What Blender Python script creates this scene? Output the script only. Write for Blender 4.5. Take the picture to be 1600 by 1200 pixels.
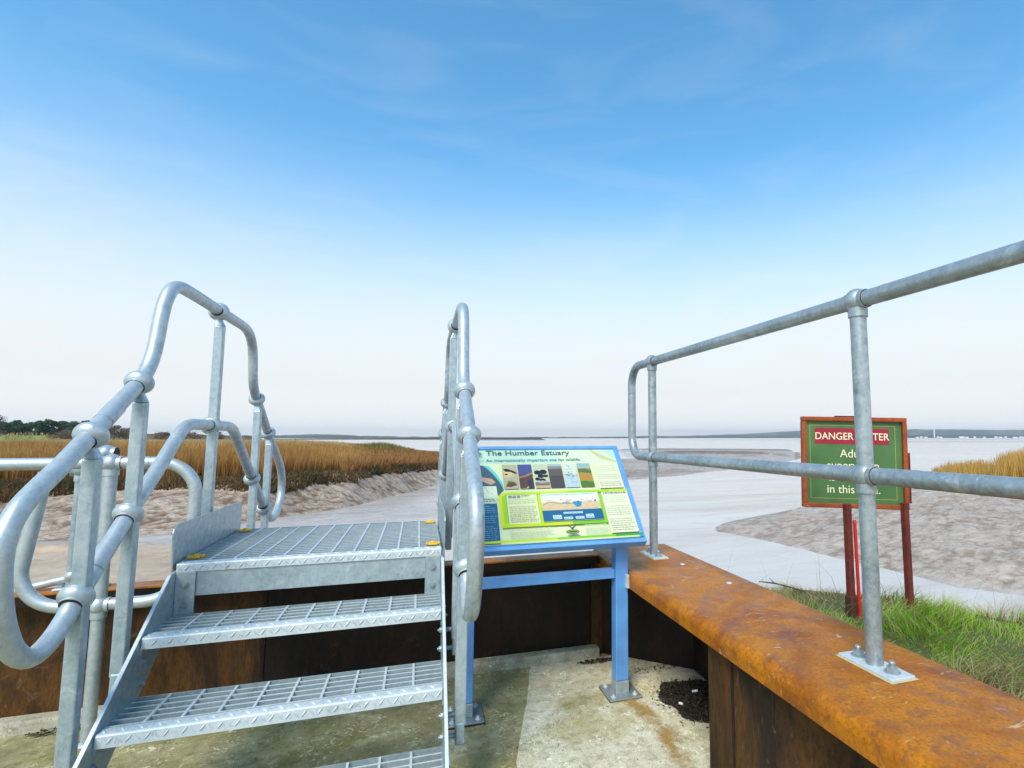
import bpy, math, random
import numpy as np
from mathutils import Vector, Matrix
random.seed(7); RNG = np.random.default_rng(11)
S = bpy.context.scene
for o in list(bpy.data.objects): bpy.data.objects.remove(o)
C = S.collection

# ------------------------------------------------------------------ camera, sky, sun, exposure
CAM = (-0.115, -2.668, 1.312)
YAW = 0.3165
F1600 = 842.5                       # focal length in px of a 1600 px wide picture
PCX = 931.7
cd = bpy.data.cameras.new('camera'); cam = bpy.data.objects.new('camera', cd); C.objects.link(cam)
cam.location = CAM
cam.rotation_euler = (math.pi/2 + 0.0986, 0, -YAW)
cd.sensor_width = 36; cd.lens = 36*F1600/1600; cd.shift_x = (800-PCX)/1600
cd.clip_start = 0.05; cd.clip_end = 20000
S.camera = cam
SUN_EL, SUN_AZ = math.radians(48), math.radians(215)     # azimuth clockwise from +Y
w = bpy.data.worlds.new('World'); S.world = w; w.use_nodes = True
nt = w.node_tree; nt.nodes.clear()
def N(t, typ, **k):
    n = t.nodes.new(typ)
    for a, b in k.items():
        if a in n.inputs.keys() if isinstance(a, str) else False: n.inputs[a].default_value = b
        else: setattr(n, a, b)
    return n
def lk(t, a, b): t.links.new(a, b)
out = N(nt, 'ShaderNodeOutputWorld'); bg = N(nt, 'ShaderNodeBackground'); bg.inputs[1].default_value = 0.10
sky = N(nt, 'ShaderNodeTexSky'); sky.sky_type = 'NISHITA'; sky.sun_disc = False
sky.sun_elevation = SUN_EL; sky.sun_rotation = SUN_AZ; sky.altitude = 0; sky.air_density = 1.0; sky.dust_density = 0.6; sky.ozone_density = 2.0
tc = N(nt, 'ShaderNodeTexCoord'); sp = N(nt, 'ShaderNodeSeparateXYZ'); lk(nt, tc.outputs['Generated'], sp.inputs[0])
# thin cloud veil: thick at the horizon, thinning upward, with faint cirrus streaks
rmp = N(nt, 'ShaderNodeValToRGB'); lk(nt, sp.outputs['Z'], rmp.inputs[0])
cr = rmp.color_ramp; cr.interpolation = 'LINEAR'
cr.elements[0].position = 0.0; cr.elements[0].color = (1, 1, 1, 1)
cr.elements[1].position = 0.60; cr.elements[1].color = (0.0, 0.0, 0.0, 1)
for p_, v_ in ((0.05, 1.0), (0.10, 0.96), (0.16, 0.90), (0.215, 0.78), (0.27, 0.58), (0.326, 0.38), (0.40, 0.14), (0.47, 0.02)):
    e_ = cr.elements.new(p_); e_.color = (v_, v_, v_, 1)
mp = N(nt, 'ShaderNodeMapping'); mp.inputs['Scale'].default_value = (1.0, 2.2, 5.0); mp.inputs['Rotation'].default_value = (0.2, 0.35, 0.5)
lk(nt, tc.outputs['Generated'], mp.inputs[0])
nz = N(nt, 'ShaderNodeTexNoise'); nz.inputs['Scale'].default_value = 2.6; nz.inputs['Detail'].default_value = 7; nz.inputs['Roughness'].default_value = 0.55; nz.inputs['Distortion'].default_value = 0.8
lk(nt, mp.outputs[0], nz.inputs[0])
m1 = N(nt, 'ShaderNodeMapRange'); m1.inputs[1].default_value = 0.5; m1.inputs[2].default_value = 0.85; m1.inputs[3].default_value = 0.0; m1.inputs[4].default_value = 0.14
lk(nt, nz.outputs[0], m1.inputs[0])
ad = N(nt, 'ShaderNodeMath'); ad.operation = 'ADD'; ad.use_clamp = True; lk(nt, rmp.outputs[0], ad.inputs[0]); lk(nt, m1.outputs[0], ad.inputs[1])
# veil colour: near white, a touch greyer low down
r2 = N(nt, 'ShaderNodeValToRGB'); lk(nt, sp.outputs['Z'], r2.inputs[0])
c2 = r2.color_ramp; c2.elements[0].position = 0.0; c2.elements[0].color = (1.20, 1.22, 1.22, 1)
c2.elements[1].position = 0.09; c2.elements[1].color = (1.0, 1.015, 1.02, 1)
e_ = c2.elements.new(0.035); e_.color = (1.08, 1.10, 1.10, 1)
vm = N(nt, 'ShaderNodeVectorMath'); vm.operation = 'SCALE'; vm.inputs['Scale'].default_value = 6.15; lk(nt, r2.outputs[0], vm.inputs[0])
hs = N(nt, 'ShaderNodeVectorMath'); hs.operation = 'MULTIPLY'; hs.inputs[1].default_value = (0.86, 1.68, 1.82); lk(nt, sky.outputs[0], hs.inputs[0])
mx = N(nt, 'ShaderNodeMix'); mx.data_type = 'RGBA'; lk(nt, ad.outputs[0], mx.inputs[0]); lk(nt, hs.outputs[0], mx.inputs[6]); lk(nt, vm.outputs[0], mx.inputs[7])
lk(nt, mx.outputs[2], bg.inputs[0]); lk(nt, bg.outputs[0], out.inputs[0])
sd = bpy.data.lights.new('sun', 'SUN'); sd.energy = 2.7; sd.angle = math.radians(24); sd.color = (1.0, 0.90, 0.75)
so = bpy.data.objects.new('sun', sd); C.objects.link(so); so.location = (0, 0, 30)
so.rotation_euler = (math.pi/2 - SUN_EL, 0, math.pi - SUN_AZ)
vs = S.view_settings; vs.view_transform = 'Standard'; vs.look = 'None'; vs.exposure = 0.6; vs.gamma = 1.0
S.render.engine = 'CYCLES'

# ------------------------------------------------------------------ helpers
class MB:
    def __init__(s): s.v = []; s.f = []; s.c = []; s.sm = []
    def add(s, vs, fs, col=None, smooth=False):
        b = len(s.v); s.v += [tuple(p) for p in vs]; s.f += [tuple(i+b for i in f) for f in fs]
        s.c += [col]*len(fs); s.sm += [smooth]*len(fs); return s
    def box(s, x0, x1, y0, y1, z0, z1, M=None, col=None):
        vs = [Vector((x, y, z)) for z in (z0, z1) for y in (y0, y1) for x in (x0, x1)]
        if M: vs = [M @ v for v in vs]
        return s.add(vs, [(0, 2, 3, 1), (4, 5, 7, 6), (0, 1, 5, 4), (2, 6, 7, 3), (0, 4, 6, 2), (1, 3, 7, 5)], col)
    def prism(s, poly, axis, a, b, M=None, col=None):
        # poly: 2D points; axis 'x','y','z' extrusion from a to b
        def P(p, q):
            v = {'x': (q, p[0], p[1]), 'y': (p[0], q, p[1]), 'z': (p[0], p[1], q)}[axis]
            v = Vector(v); return M @ v if M else v
        n = len(poly); vs = [P(p, a) for p in poly]+[P(p, b) for p in poly]
        area = sum(poly[i][0]*poly[(i+1) % n][1]-poly[(i+1) % n][0]*poly[i][1] for i in range(n))
        f = [tuple(range(n)), tuple(range(2*n-1, n-1, -1))]+[(i, i+n, (i+1) % n+n, (i+1) % n) for i in range(n)]
        return s.add(vs, f, col)
    def tube(s, pts, r, n=16, closed=False, caps=True, col=None):
        pts = [Vector(p) for p in pts]; m = len(pts)
        T = []
        for i in range(m):
            a = pts[(i-1) % m] if (closed or i > 0) else pts[i]; b = pts[(i+1) % m] if (closed or i < m-1) else pts[i]
            T.append((b-a).normalized())
        t0 = T[0]; u = t0.orthogonal().normalized(); vs = []
        rr = r if hasattr(r, '__len__') else [r]*m
        for i in range(m):
            u = (u - T[i]*u.dot(T[i])).normalized(); w_ = T[i].cross(u)
            for k in range(n):
                a = 2*math.pi*k/n; vs.append(pts[i]+(u*math.cos(a)+w_*math.sin(a))*rr[i])
        f = []
        if closed:  # planar paths only, so frames meet
            rng = range(m)
        else: rng = range(m-1)
        for i in rng:
            j = (i+1) % m
            for k in range(n): k2 = (k+1) % n; f.append((i*n+k, i*n+k2, j*n+k2, j*n+k))
        s.add(vs, f, col, True)
        if not closed and caps:
            s.add(vs[:n], [tuple(range(n-1, -1, -1))], col); s.add(vs[-n:], [tuple(range(n))], col)
        return s
    def ball(s, c, r, axis=(0, 0, 1), sq=1.0, n=20, m=12, col=None):
        ax = Vector(axis).normalized(); u = ax.orthogonal().normalized(); w_ = ax.cross(u); c = Vector(c); vs = [c+ax*r*sq]; f = []
        for i in range(1, m):
            th = math.pi*i/m
            for k in range(n):
                a = 2*math.pi*k/n; vs.append(c+ax*r*sq*math.cos(th)+(u*math.cos(a)+w_*math.sin(a))*r*math.sin(th))
        vs.append(c-ax*r*sq)
        for k in range(n): f.append((0, 1+k, 1+(k+1) % n))
        for i in range(m-2):
            for k in range(n): f.append((1+i*n+k, 1+(i+1)*n+k, 1+(i+1)*n+(k+1) % n, 1+i*n+(k+1) % n))
        L = len(vs)-1
        for k in range(n): f.append((L, 1+(m-2)*n+(k+1) % n, 1+(m-2)*n+k))
        return s.add(vs, f, col, True)
    def cyl(s, a, b, r, n=16, col=None): return s.tube([a, b], r, n, col=col)
    def hexnut(s, c, axis, r, h, col=None):
        ax = Vector(axis).normalized(); c = Vector(c); u = ax.orthogonal().normalized(); w_ = ax.cross(u)
        vs = [c+(u*math.cos(k*math.pi/3)+w_*math.sin(k*math.pi/3))*r for k in range(6)]; vs += [v+ax*h for v in vs]
        s.add(vs, [tuple(range(5, -1, -1)), tuple(range(6, 12))]+[(k, (k+1) % 6, (k+1) % 6+6, k+6) for k in range(6)], col)
        s.cyl(c+ax*h, c+ax*(h*1.8), r*0.5, 8, col); s.cyl(c-ax*0.001, c+ax*0.002, r*1.35, 12, col); return s
    def build(s, name, mat, parent=None, bevel=0.0, label=None, seg=2):
        me = bpy.data.meshes.new(name); off = Vector(parent['_o']) if parent and '_o' in parent else Vector((0, 0, 0))
        me.from_pydata([tuple(Vector(v)-off) for v in s.v], [], s.f)
        me.polygons.foreach_set('use_smooth', s.sm)
        if any(c is not None for c in s.c):
            ca = me.color_attributes.new('Col', 'FLOAT_COLOR', 'CORNER'); arr = []
            for p, c in zip(me.polygons, s.c): arr += list((c or (0.5, 0.5, 0.5))[:3]+(1.0,))*p.loop_total
            ca.data.foreach_set('color', arr)
        me.update()
        o = bpy.data.objects.new(name, me); C.objects.link(o)
        if mat: me.materials.append(mat)
        if parent: o.parent = parent; o['_o'] = (0.0, 0.0, 0.0) if not ('_o' in parent) else tuple(parent['_o'])
        if bevel:
            b = o.modifiers.new('Bevel', 'BEVEL'); b.width = bevel; b.segments = seg; b.limit_method = 'ANGLE'; b.angle_limit = math.radians(35)
        if label: o['label'] = label
        return o
def thing(name, label, cat, loc, group=None):
    o = bpy.data.objects.new(name, None); C.objects.link(o); o.location = loc; o.empty_display_size = 0.1
    o['_o'] = tuple(loc); o['label'] = label; o['category'] = cat
    if group: o['group'] = group
    return o
def tag(o, label=None, cat=None, group=None, kind=None):
    for k, v in (('label', label), ('category', cat), ('group', group), ('kind', kind)):
        if v: o[k] = v
    return o
def fillet(pts, r, closed=False, n=9):
    pts = [Vector(p) for p in pts]; m = len(pts); out_ = []
    for i in range(m):
        if not closed and i in (0, m-1): out_.append(pts[i]); continue
        p = pts[i]; a = (pts[i-1]-p); b = (pts[(i+1) % m]-p); rad = r[i] if hasattr(r, '__len__') else r
        ang = a.angle(b)
        if ang > math.pi-0.03 or rad <= 0: out_.append(p); continue
        d = min(rad/math.tan(ang/2), a.length*0.48, b.length*0.48); rad = d*math.tan(ang/2)
        a.normalize(); b.normalize(); bis = (a+b).normalized(); c = p+bis*(rad/math.sin(ang/2))
        s0 = p+a*d-c; s1 = p+b*d-c; tot = s0.angle(s1); nn = max(3, int(n*tot/1.2)+1)
        for k in range(nn+1):
            t = k/nn; out_.append(c+(s0*math.sin((1-t)*tot)+s1*math.sin(t*tot))/math.sin(tot))
    return out_

# numpy noise
def _h(ix, iy, seed):
    n = (ix.astype(np.int64)*374761393+iy.astype(np.int64)*668265263+seed*982451653) & 0x7fffffff
    n = ((n ^ (n >> 13))*1274126177) & 0x7fffffff
    return ((n ^ (n >> 16)) & 0xffff)/65535.0
def vn(x, y, seed=0):
    ix = np.floor(x); iy = np.floor(y); fx = x-ix; fy = y-iy; fx = fx*fx*(3-2*fx); fy = fy*fy*(3-2*fy)
    a = _h(ix, iy, seed); b = _h(ix+1, iy, seed); c = _h(ix, iy+1, seed); d = _h(ix+1, iy+1, seed)
    return a*(1-fx)*(1-fy)+b*fx*(1-fy)+c*(1-fx)*fy+d*fx*fy
def fbm(x, y, o=4, seed=0, rg=False):
    s_ = 0; a = 0.5
    for i in range(o):
        n = vn(x*2**i+i*17.3, y*2**i-i*9.1, seed+i)
        s_ = s_+a*(1-np.abs(2*n-1) if rg else n); a *= 0.5
    return s_
def sst(a, b, x):
    t = np.clip((x-a)/(b-a), 0, 1); return t*t*(3-2*t)

# ------------------------------------------------------------------ materials
def mat(name): 
    m = bpy.data.materials.new(name); m.use_nodes = True; return m, m.node_tree, m.node_tree.nodes['Principled BSDF']
def noise(t, co, scale, det=4, rough=0.55, dist=0.0, dim=None):
    n = N(t, 'ShaderNodeTexNoise'); n.inputs['Scale'].default_value = scale; n.inputs['Detail'].default_value = det
    n.inputs['Roughness'].default_value = rough; n.inputs['Distortion'].default_value = dist; lk(t, co, n.inputs['Vector']); return n.outputs[0]
def ramp(t, fac, stops, interp='LINEAR'):
    r = N(t, 'ShaderNodeValToRGB'); lk(t, fac, r.inputs[0]); cr = r.color_ramp; cr.interpolation = interp
    while len(cr.elements) > 1: cr.elements.remove(cr.elements[-1])
    for i, (p, c) in enumerate(stops):
        c = c if hasattr(c, '__len__') else (c, c, c)
        e = cr.elements[0] if i == 0 else cr.elements.new(p)
        e.position = p; e.color = tuple(c)+(1,)
    return r.outputs[0]
def mix(t, fac, a, b, mode='MIX'):
    m = N(t, 'ShaderNodeMix'); m.data_type = 'RGBA'; m.blend_type = mode
    for i, v in ((0, fac), (6, a), (7, b)):
        if hasattr(v, 'is_output'): lk(t, v, m.inputs[i])
        else: m.inputs[i].default_value = v if i == 0 else tuple(v)+(1,)
    return m.outputs[2]
def coords(t, scale=(1, 1, 1), kind='Object', rot=(0, 0, 0)):
    c = N(t, 'ShaderNodeTexCoord'); m = N(t, 'ShaderNodeMapping'); m.inputs['Scale'].default_value = scale; m.inputs['Rotation'].default_value = rot
    lk(t, c.outputs[kind], m.inputs[0]); return m.outputs[0]
def bump(t, b, h, strength=0.3, dist=0.01):
    n = N(t, 'ShaderNodeBump'); n.inputs['Strength'].default_value = strength; n.inputs['Distance'].default_value = dist; lk(t, h, n.inputs['Height']); lk(t, n.outputs[0], b.inputs['Normal'])

def galv(name, lo=(0.25, 0.335, 0.375), hi=(0.47, 0.575, 0.62), metal=0.5, rough=(0.30, 0.5), sc=1.0):
    m, t, b = mat(name); co = coords(t)
    n1 = noise(t, co, 38*sc, 5, 0.7); n2 = noise(t, co, 5*sc, 3, 0.6, 0.6); n3 = noise(t, coords(t, (1, 1, 0.25)), 90*sc, 3, 0.7)
    col = ramp(t, n1, [(0.30, lo), (0.52, tuple((a+b_)/2 for a, b_ in zip(lo, hi))), (0.70, hi)])
    col = mix(t, ramp(t, n2, [(0.35, 0.0), (0.75, 0.65)]), col, (0.50, 0.55, 0.58))
    n4 = noise(t, co, 13*sc, 6, 0.75, 0.8)
    col = mix(t, ramp(t, n3, [(0.58, 0.0), (0.76, 0.55)]), col, (0.19, 0.23, 0.26))
    col = mix(t, ramp(t, n4, [(0.56, 0.0), (0.72, 0.55)]), col, (0.22, 0.26, 0.28))
    col = mix(t, ramp(t, n4, [(0.30, 0.5), (0.42, 0.0)]), col, (0.70, 0.76, 0.80))
    lk(t, col, b.inputs['Base Color']); b.inputs['Metallic'].default_value = metal
    lk(t, ramp(t, n1, [(0.3, rough[1]), (0.7, rough[0])]), b.inputs['Roughness'])
    bump(t, b, n1, 0.12, 0.004); return m
GALV = galv('galvanised_steel')
GALV_L = galv('galvanised_tube', (0.31, 0.375, 0.405), (0.56, 0.62, 0.635), 0.5, (0.32, 0.52))
GALV_D = galv('weathered_galvanised_tube', (0.17, 0.215, 0.24), (0.42, 0.485, 0.50), 0.55, (0.34, 0.58))
GALV_W = galv('bright_zinc_and_painted_light', (0.50, 0.57, 0.60), (0.72, 0.77, 0.79), 0.3, (0.4, 0.6))  # bright finish; also carries painted sky light on bar tops and stringer edges
def rust(name, base, dark, bright, pale, gloss=0.55, streak=False, k=1.0):
    m, t, b = mat(name); co = coords(t, (1, 1, 0.3) if streak else (1, 1, 1))
    a = noise(t, co, 2.6*k, 6, 0.62, 0.7); c = noise(t, co, 14*k, 6, 0.7, 0.4); f = noise(t, co, 95, 4, 0.75)
    col = ramp(t, a, [(0.29, dark), (0.41, base), (0.57, bright), (0.70, base)])
    col = mix(t, ramp(t, c, [(0.36, 0.55), (0.50, 0.0)]), col, dark)
    col = mix(t, ramp(t, c, [(0.60, 0.0), (0.74, 0.75)]), col, bright)
    v_ = N(t, 'ShaderNodeTexVoronoi'); v_.inputs['Scale'].default_value = 42; v_.inputs['Randomness'].default_value = 1.0; lk(t, co, v_.inputs['Vector'])
    vf = mix(t, 1.0, ramp(t, v_.outputs['Distance'], [(0.12, 1.0), (0.30, 0.0)]), ramp(t, noise(t, co, 6*k, 4, 0.6, 0.5), [(0.48, 0.0), (0.60, 0.9)]), 'MULTIPLY')
    col = mix(t, vf, col, bright)
    sc_ = noise(t, coords(t, (9, 1.2, 4), rot=(0, 0, 0.35)), 7, 4, 0.6, 0.4)
    col = mix(t, ramp(t, sc_, [(0.66, 0.0), (0.72, 0.35)]), col, dark)
    g = noise(t, coords(t, (1, 1.6, 1)), 9.5, 5, 0.6, 1.2)
    col = mix(t, ramp(t, g, [(0.64, 0.0), (0.69, 0.75)]), col, pale)
    col = mix(t, ramp(t, f, [(0.35, 0.55), (0.55, 0.0)]), col, tuple(x*0.5 for x in base))
    lk(t, col, b.inputs['Base Color']); lk(t, ramp(t, c, [(0.3, gloss-0.14), (0.7, gloss+0.2)]), b.inputs['Roughness'])
    bump(t, b, mix(t, 0.5, f, c), 0.6, 0.004); b.inputs['Specular IOR Level'].default_value = 0.25; return m
RUST_CAP = rust('rusty_capping', (0.30, 0.086, 0.005), (0.150, 0.052, 0.030), (0.50, 0.175, 0.003), (0.66, 0.44, 0.26), 0.40, False, 1.0)
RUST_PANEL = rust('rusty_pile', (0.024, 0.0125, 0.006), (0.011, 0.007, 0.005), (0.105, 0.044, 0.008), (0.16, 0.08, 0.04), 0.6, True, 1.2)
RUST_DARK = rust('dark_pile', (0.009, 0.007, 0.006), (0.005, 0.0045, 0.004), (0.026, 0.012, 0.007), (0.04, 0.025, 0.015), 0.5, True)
RUST_POST = rust('rusty_red_post', (0.12, 0.022, 0.017), (0.055, 0.018, 0.015), (0.19, 0.036, 0.024), (0.2, 0.08, 0.05), 0.6, False, 4)
RUST_FRAME = rust('rust_brown_frame', (0.30, 0.062, 0.018), (0.20, 0.042, 0.020), (0.38, 0.085, 0.022), (0.40, 0.12, 0.05), 0.5, False, 3)
def paint(name, c, rough=0.35, var=0.25, chip=None):
    m, t, b = mat(name); co = coords(t); n = noise(t, co, 7, 4); n2 = noise(t, co, 60, 3)
    col = ramp(t, n, [(0.3, tuple(x*(1-var) for x in c)), (0.7, tuple(min(1, x*(1+var*0.6)) for x in c))])
    if chip: col = mix(t, ramp(t, n2, [(0.68, 0.0), (0.74, 0.8)]), col, chip)
    lk(t, col, b.inputs['Base Color']); lk(t, ramp(t, n2, [(0.3, rough), (0.7, rough+0.15)]), b.inputs['Roughness']); bump(t, b, n2, 0.08, 0.002); return m
BLUE = paint('blue_paint', (0.115, 0.31, 0.66), 0.32, 0.18, (0.25, 0.4, 0.62))
GREEN = paint('green_board_paint', (0.062, 0.155, 0.048), 0.3, 0.25)
REDB = paint('red_band_paint', (0.30, 0.008, 0.028), 0.35, 0.15)
CREAM = paint('cream_lettering', (0.78, 0.72, 0.50), 0.5, 0.08)
YEL = paint('yellow_plastic', (0.95, 0.50, 0.010), 0.4, 0.15)
REDP = paint('bright_red_paint', (0.62, 0.018, 0.014), 0.35, 0.2)
WHITE = paint('white_paint', (0.75, 0.76, 0.78), 0.5, 0.08)
SEAL = paint('old_sealant', (0.50, 0.42, 0.24), 0.7, 0.2)
DARKV = paint('dark_gap', (0.02, 0.02, 0.02), 0.6, 0.2)
SLATE = paint('roof_slate', (0.10, 0.10, 0.12), 0.6, 0.2)
def vcol(name, rough=0.6, spec=0.5, bumpsc=None, transl=0.0, var=0.0):
    m, t, b = mat(name); a = N(t, 'ShaderNodeAttribute'); a.attribute_name = 'Col'; col = a.outputs['Color']
    if var:
        n = noise(t, coords(t), 0.8, 4); col = mix(t, 1.0, col, ramp(t, n, [(0.3, 1-var), (0.7, 1.0)]), 'MULTIPLY')
    lk(t, col, b.inputs['Base Color']); b.inputs['Roughness'].default_value = rough; b.inputs['Specular IOR Level'].default_value = spec
    if transl:
        tr = N(t, 'ShaderNodeBsdfTranslucent'); lk(t, col, tr.inputs[0]); ms = N(t, 'ShaderNodeMixShader'); ms.inputs[0].default_value = transl
        o_ = t.nodes['Material Output']; lk(t, b.outputs[0], ms.inputs[1]); lk(t, tr.outputs[0], ms.inputs[2]); lk(t, ms.outputs[0], o_.inputs[0])
    return m
PRINT = vcol('printed_panel', 0.28, 0.5)
LEAF = vcol('leaf', 0.65, 0.25, transl=0.35)
HILLM = vcol('hill_fields', 0.9, 0.1)
def concrete(name, a_, b_, c_, moss, mossamt, k=1.0):
    m, t, b = mat(name); co = coords(t)
    n = noise(t, co, 3.2*k, 7, 0.62, 0.5); n2 = noise(t, co, 22, 6, 0.7); n3 = noise(t, co, 160, 3, 0.7); n4 = noise(t, co, 1.7, 5, 0.6, 1.0)
    col = ramp(t, n, [(0.30, a_), (0.5, b_), (0.70, c_)])
    col = mix(t, ramp(t, n4, [(0.62-mossamt, 0.0), (0.86-mossamt, 0.95)]), col, moss)
    col = mix(t, ramp(t, n2, [(0.36, 0.55), (0.52, 0.0)]), col, tuple(x*0.5 for x in a_))
    col = mix(t, ramp(t, n2, [(0.62, 0.0), (0.76, 0.5)]), col, c_)
    n5 = noise(t, co, 34, 5, 0.7, 1.5); n6 = noise(t, co, 5.5, 5, 0.65, 0.8)
    fl = mix(t, 1.0, ramp(t, n5, [(0.54, 0.0), (0.62, 0.9)]), ramp(t, n6, [(0.46, 0.0), (0.60, 1.0)]), 'MULTIPLY')
    col = mix(t, fl, col, tuple(min(1, x*1.45) for x in c_))
    col = mix(t, ramp(t, n6, [(0.30, 0.5), (0.46, 0.0)]), col, tuple(x*0.62 for x in b_))
    col = mix(t, ramp(t, n3, [(0.34, 0.8), (0.42, 0.0)]), col, (0.08, 0.07, 0.05))
    lk(t, col, b.inputs['Base Color']); b.inputs['Roughness'].default_value = 0.9
    bump(t, b, mix(t, 0.5, n2, n3), 0.5, 0.006); return m, t, b
CONC_MOSS = concrete('mossy_concrete', (0.22, 0.195, 0.090), (0.31, 0.28, 0.14), (0.50, 0.46, 0.30), (0.17, 0.165, 0.028), 0.14)[0]
CONC_PALE = concrete('pale_concrete', (0.47, 0.425, 0.265), (0.61, 0.57, 0.41), (0.70, 0.67, 0.53), (0.40, 0.34, 0.12), 0.04)[0]
CONC_KERB = concrete('kerb_concrete', (0.30, 0.28, 0.20), (0.42, 0.40, 0.31), (0.52, 0.50, 0.42), (0.25, 0.25, 0.10), 0.08)[0]
# mud / marsh terrain: colour attribute holds ground tints, darkened in the relief's creases, bump adds detail
def terrain_mat():
    m, t, b = mat('estuary_mud'); a = N(t, 'ShaderNodeAttribute'); a.attribute_name = 'Col'
    w_ = N(t, 'ShaderNodeAttribute'); w_.attribute_name = 'Wet'
    co = coords(t, (1, 1, 1)); n = noise(t, co, 2.2, 8, 0.65, 0.8); n2 = noise(t, co, 0.35, 5, 0.6)
    col = mix(t, 1.0, a.outputs['Color'], ramp(t, n, [(0.3, (0.78, 0.76, 0.74)), (0.6, (1.08, 1.08, 1.08))]), 'MULTIPLY')
    col = mix(t, 1.0, col, ramp(t, n2, [(0.3, (0.86, 0.85, 0.83)), (0.7, (1.06, 1.06, 1.06))]), 'MULTIPLY')
    sl = N(t, 'ShaderNodeAttribute'); sl.attribute_name = 'Slope'
    rn_ = noise(t, coords(t, (1.0, 1.9, 1), rot=(0, 0, 0.55)), 1.15, 4, 0.62, 1.1); r2_ = noise(t, coords(t, (1.0, 2.0, 1), rot=(0, 0, 0.7)), 2.6, 4, 0.6, 0.8)
    cr1 = ramp(t, rn_, [(0.34, 0.0), (0.465, 0.0), (0.50, 1.0), (0.535, 0.0)]); cr2 = ramp(t, r2_, [(0.36, 0.8), (0.45, 0.0)])
    ck = mix(t, 1.0, cr1, cr2, 'ADD'); cm = N(t, 'ShaderNodeMath'); cm.operation = 'MULTIPLY'; cm.use_clamp = True; lk(t, ck, cm.inputs[0]); lk(t, sl.outputs['Fac'], cm.inputs[1])
    cm2 = N(t, 'ShaderNodeMath'); cm2.operation = 'MULTIPLY'; cm2.inputs[1].default_value = 0.8; lk(t, cm.outputs[0], cm2.inputs[0])
    col = mix(t, cm2.outputs[0], col, (0.17, 0.11, 0.07))
    lk(t, col, b.inputs['Base Color'])
    mr = N(t, 'ShaderNodeMapRange'); mr.inputs[3].default_value = 0.85; mr.inputs[4].default_value = 0.22; lk(t, w_.outputs['Fac'], mr.inputs[0]); lk(t, mr.outputs[0], b.inputs['Roughness'])
    nb = N(t, 'ShaderNodeBump'); nb.inputs['Strength'].default_value = 0.5; nb.inputs['Distance'].default_value = 0.22; lk(t, mix(t, 0.5, n, rn_), nb.inputs['Height']); lk(t, nb.outputs[0], b.inputs['Normal'])
    return m
MUD = terrain_mat()
def water_mat():
    m, t, b = mat('muddy_water'); co = coords(t, (1, 1, 1)); n = noise(t, coords(t, (0.35, 1.6, 1), rot=(0, 0, 0.35)), 0.10, 8, 0.68, 1.2); f = noise(t, coords(t, (1, 2.2, 1)), 1.6, 5, 0.65, 0.5); g_ = noise(t, coords(t, (0.5, 1.5, 1), rot=(0, 0, 0.3)), 0.45, 7, 0.65, 1.5)
    lk(t, mix(t, ramp(t, g_, [(0.52, 0.0), (0.62, 0.30)]), ramp(t, n, [(0.36, (0.37, 0.305, 0.265)), (0.48, (0.48, 0.425, 0.39)), (0.64, (0.54, 0.495, 0.46))]), (0.30, 0.225, 0.175)), b.inputs['Base Color'])
    b.inputs['Roughness'].default_value = 0.16; b.inputs['IOR'].default_value = 1.333
    bump(t, b, f, 0.25, 0.05); return m
WATER = water_mat()

# ------------------------------------------------------------------ terrain (laid out on the ground as bearing and depth)
sy, cy_ = math.sin(YAW), math.cos(YAW)
def ground_xy(tanb, depth):     # depth = distance straight ahead, tanb = sideways/ahead
    x = tanb*depth; return CAM[0]+x*cy_+depth*sy, CAM[1]-x*sy+depth*cy_
def U(u): return (u-PCX)/F1600
def ip(u, pts): return np.interp(u, [p[0] for p in pts], [p[1] for p in pts])
EDGE = [(-1500, 15), (-600, 19), (0, 22.9), (250, 26.3), (420, 27.2), (560, 34), (640, 43), (690, 50), (800, 54), (960, 62), (1130, 70), (1250, 75)]
TOE = [(-1500, 11), (-600, 15), (0, 19.0), (200, 20.2), (320, 22.0), (400, 24.6), (460, 26.3), (540, 28.5), (600, 33.0), (690, 43), (800, 40), (960, 39), (1060, 46), (1130, 54), (1250, 60)]
PLAT = [(-1500, -0.9), (560, -1.0), (640, -1.1), (700, -1.3), (760, -2.0), (1000, -2.28), (1130, -2.4), (1200, -2.9)]
FARS = [(-1500, 500), (380, 420), (430, 300), (500, 190), (560, 125), (600, 98), (690, 84), (800, 84), (1000, 92), (1130, 76), (1250, 76)]
RNEAR = [(1100, 24), (1118, 22), (1160, 20.2), (1230, 18.1), (1330, 16.2), (1480, 13.8), (1600, 13.0), (1900, 12.0), (2400, 10.5), (3500, 8)]
RCREST = [(1100, 24.2), (1118, 22.5), (1160, 23.2), (1250, 25.5), (1400, 26), (1450, 25.5), (1600, 24), (1900, 21), (2400, 18), (3500, 14)]
RH = [(1100, -2.7), (1112, -2.50), (1160, -2.36), (1250, -2.1), (1400, -1.3), (1450, -1.05), (1600, -0.9), (3500, -0.8)]
GEDGE = [(1.30, 0.22), (1.62, 0.08), (1.95, -0.08), (2.20, -0.29), (2.42, -0.60), (2.70, -1.02), (3.3, -1.7), (4.6, -2.8), (7.5, -5.0)]
WL = -2.5
def wall_side(X, Y):   # distance outside the grass edge (positive towards the creek), for X>1.3
    d = np.full(X.shape, 1e9); sgn = np.zeros(X.shape)
    for (ax, ay), (bx, by) in zip(GEDGE[:-1], GEDGE[1:]):
        dx, dy = bx-ax, by-ay; t = np.clip(((X-ax)*dx+(Y-ay)*dy)/(dx*dx+dy*dy), 0, 1)
        dd = np.hypot(X-ax-t*dx, Y-ay-t*dy); cr_ = dx*(Y-ay)-dy*(X-ax)
        better = dd < d; d = np.where(better, dd, d); sgn = np.where(better, np.sign(cr_), sgn)
    return d*sgn
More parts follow.
